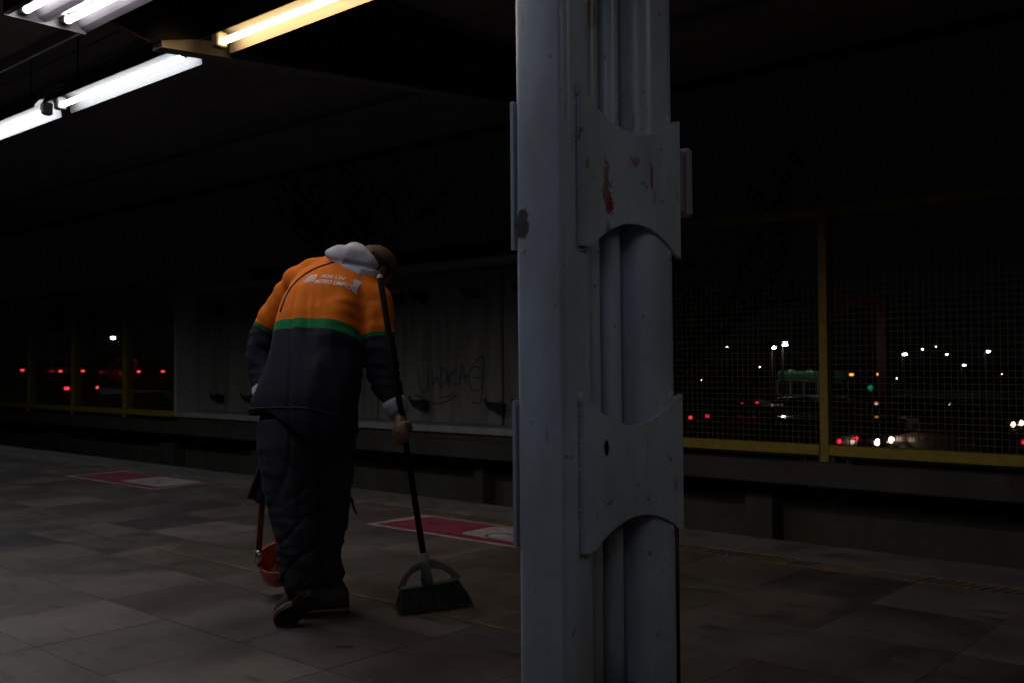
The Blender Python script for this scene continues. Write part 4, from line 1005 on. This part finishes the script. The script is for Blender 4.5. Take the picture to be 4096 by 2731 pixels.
for xx in (bx0 + 1.1, bx1 - 1.1):
    for yy in (by0 + .12, by1 - .12):
        m_ = MB(); m_.tube([(xx, yy - .13, bz + .42), (xx, yy + .13, bz + .42)], .42, 16, side=UP); m_.build('wheel', M['tyre'], bs)
for yy in (by0 + .2, by1 - .2):
    b = MB(); b.box(bx1 + .001, bx1 + .06, yy - .12, yy + .12, bz + 2.36, bz + 2.47, bev=.01); b.build('marker_lamp', M['amber'], bs)
    b = MB(); b.sphere((bx1 + .01, yy, bz + .75), (.05, .12, .09), 6); b.build('headlight', M['head_dim'], bs, smooth=True)
b = MB(); b.box(bx1 - .07, bx1 + .012, by0 + .15, by1 - .15, bz + 1.2, bz + 2.0); b.build('windscreen', M['glass'], bs)
b = MB(); b.tube([(bx1, by0 - .01, bz + 1.9), (bx1 + .2, by0 - .25, bz + 1.7)], .02, 6); b.box(bx1 + .1, bx1 + .25, by0 - .4, by0 - .2, bz + 1.35, bz + 1.7, bev=.02); b.build('wing_mirror', M['black'], bs)
bs.rotation_euler.z = radians(-29)
# a real lamp on a post lights the roofs standing under it
# ---- street lamps
def street_lamp(x, y, hz, label, s=.22, dim=False):
    z = -2.9 if not (13 < y < 75) else road_z(x); e = empty('street_lamp', (x, y, z), label, 'street lamp', 'far white street lamps')
    b = MB(); b.tube([(x, y, z), (x, y, hz - .2), (x + .0, y, hz)], [.11, .07, .05], 8); b.tube([(x, y, hz), (x + .35, y - .5, hz + .12), (x + .6, y - .9, hz + .1)], .04, 6); b.build('pole', M['rail'], e)
    b = MB(); b.sphere((x + .6, y - .9, hz + .02), (s * 1.1, s * 1.1, s * .6), 7); h = b.build('lamp_head', M['lamps' if dim else 'lampw'], e, smooth=True)
    b = MB(); b.box(x + .3, x + .9, y - 1.2, y - .6, hz + .05 + s * .7, hz + .12 + s * .7, bev=.02); b.build('lamp_hood', M['rail'], e)
    return e
street_lamp(-67.55, 128.74, -0.06, 'very faint lamp low over the cars left of the microbus', 0.07, False)
street_lamp(-63.24, 105.86, -1.43, 'very faint lamp close to the column right edge', 0.07, False)
street_lamp(-49.41, 131.51, -1.60, 'very faint lamp low beside the green signal', 0.07, False)
street_lamp(-42.17, 151.31, -1.30, 'very faint lamp under the bright one near the right edge', 0.07, False)
street_lamp(-52.41, 155.48, 2.74, 'tiny pale lamp between the two mid lamps of the row', 0.08, False)
street_lamp(-75.96, 134.57, 2.86, 'small street lamp farthest left of the right hand row', 0.12, False)
street_lamp(-29.56, 58.10, 1.72, 'left one of a close pair of street lamps above the bus', 0.11, True)
street_lamp(-27.67, 55.76, 1.86, 'right one of a close pair of street lamps above the bus', 0.13, True)
street_lamp(-41.20, 111.97, 1.44, 'biggest street lamp of the row, glaring right of the fence post', 0.22, False)
street_lamp(-43.23, 123.52, 2.09, 'street lamp just right of and above the biggest one', 0.12, False)
street_lamp(-47.84, 146.20, 1.51, 'faint street lamp halfway along the right fence bay', 0.12, False)
street_lamp(-36.30, 116.36, 0.18, 'lowest street lamp, low in the right fence bay', 0.15, False)
street_lamp(-34.33, 118.07, 1.70, 'bright street lamp near the right picture edge', 0.21, False)
street_lamp(-53.58, 27.39, 2.40, 'lone street lamp above the red tail lights on the left', 0.10, True)

# ---- round sign on an arm, left beyond the fence
e = empty('round_sign', (-21.83, 9.7, .055), 'dim round sign disc with a pale arm behind the left fence', 'sign')
b = MB(); b.tube([(-21.85, 9.62, 2.03), (-21.85, 9.66, 2.03)], .36, 28, side=UP); b.build('disc', M['conc'], e)
b = MB(); b.box(-21.5, -20.2, 9.63, 9.67, 1.86, 2.10, bev=.01); b.build('arm', M['conc'], e)
b = MB(); b.tube([(-20.2, 9.68, .055), (-20.2, 9.68, 2.3)], .05, 10); b.build('post', M['rail'], e)

# ---- signal, gantry pole, bare tree, far block
e = empty('traffic_signal', tuple((-13.41, 33.59)) + (-2.3,), 'small traffic signal showing green between bus and pickup', 'traffic light')
sx, sy, sz = (-13.41, 33.59, 0.09)
b = MB(); b.tube([(sx, sy, -2.3), (sx, sy, sz + .35)], .05, 8); b.build('pole', M['rail'], e)
b = MB(); b.box(sx - .14, sx + .14, sy - .14, sy + .12, sz - .25, sz + .75, bev=.02); b.build('case', M['black'], e)
b = MB(); b.tube([(sx + .02, sy - .145, sz - .08), (sx + .02, sy - .16, sz - .08)], .10, 12, side=UP); b.build('green_lamp', M['greenl'], e)
e = empty('red_gantry', (-24, 62, -2.3), 'dim dark red gantry post with a cross arm behind the mesh fence', 'gantry')
b = MB(); b.box(-24.3, -23.7, 61.7, 62.3, -2.3, 5.0); b.build('post', M['redpole'], e)
b = MB(); b.box(-29.5, -24.31, 61.85, 62.15, 4.3, 4.9); b.build('arm', M['redpole'], e)

def branchy(x, y, z0, label):
    e = empty('bare_tree', (x, y, z0), label, 'tree')
    R_ = random.Random(int(x * 7)); tw = MB(); tk = MB()
    def grow(p, d, r, L_, lv):
        pts = [p]; rad = [r]
        for i in range(4):
            d = (d + Vector((R_.uniform(-.25, .25), R_.uniform(-.25, .25), R_.uniform(-.10, .2)))).normalized(); p = p + d * (L_ / 4); pts.append(p); rad.append(r * (1 - .15 * (i + 1)))
        (tk if lv < 2 else tw).tube(pts, rad, 6 if lv < 2 else 4)
        if lv < 4:
            for k in range(4 if lv < 3 else 3):
                q = pts[1 + R_.randrange(4)]; nd = (d + Vector((R_.uniform(-1, 1), R_.uniform(-1, 1), R_.uniform(-.3, .7)))).normalized(); grow(q, nd, r * .5, L_ * .68, lv + 1)
        elif lv == 4:
            for k in range(5):
                c = pts[R_.randrange(5)]; a_ = Vector((R_.uniform(-1, 1), R_.uniform(-1, 1), R_.uniform(-1, 1))).normalized() * .09; b_ = a_.orthogonal() * .5
                tw.add([c, c + a_ + b_, c + a_ * 2, c + a_ - b_], [(0, 1, 2, 3)])
    grow(Vector((x, y, z0)), Vector((.1, 0, 1)), .26, 4.2, 0)
    tk.build('trunk', M['ground'], e); tw.build('crown', M['ground'], e)
branchy(-24.0, 19.5, -1.9, 'dark thin branched tree rising behind the sweeper and panel frame')
branchy(-13.0, 21.0, -2.9, 'dark thin branched tree behind the frame, next to the column')
e = empty('apartment_block', (-75, 70, -2), 'far dim concrete block behind the bare tree above the left fence', 'building')
b = MB(); b.box(-120, -62, 80, 95, -2.9, 13.5); b.build('wall', M['conc'], e)
b = MB(); b.box(-120.3, -61.7, 79.7, 95.3, 13.5, 14.1); b.build('parapet', M['conc'], e)
for i in range(12):
    for j in range(4):
        b = MB(); b.box(-117 + i * 4.6, -115 + i * 4.6, 79.9, 79.98, 1.2 + j * 3.0, 2.6 + j * 3.0); b.build('window', M['glass'], e)
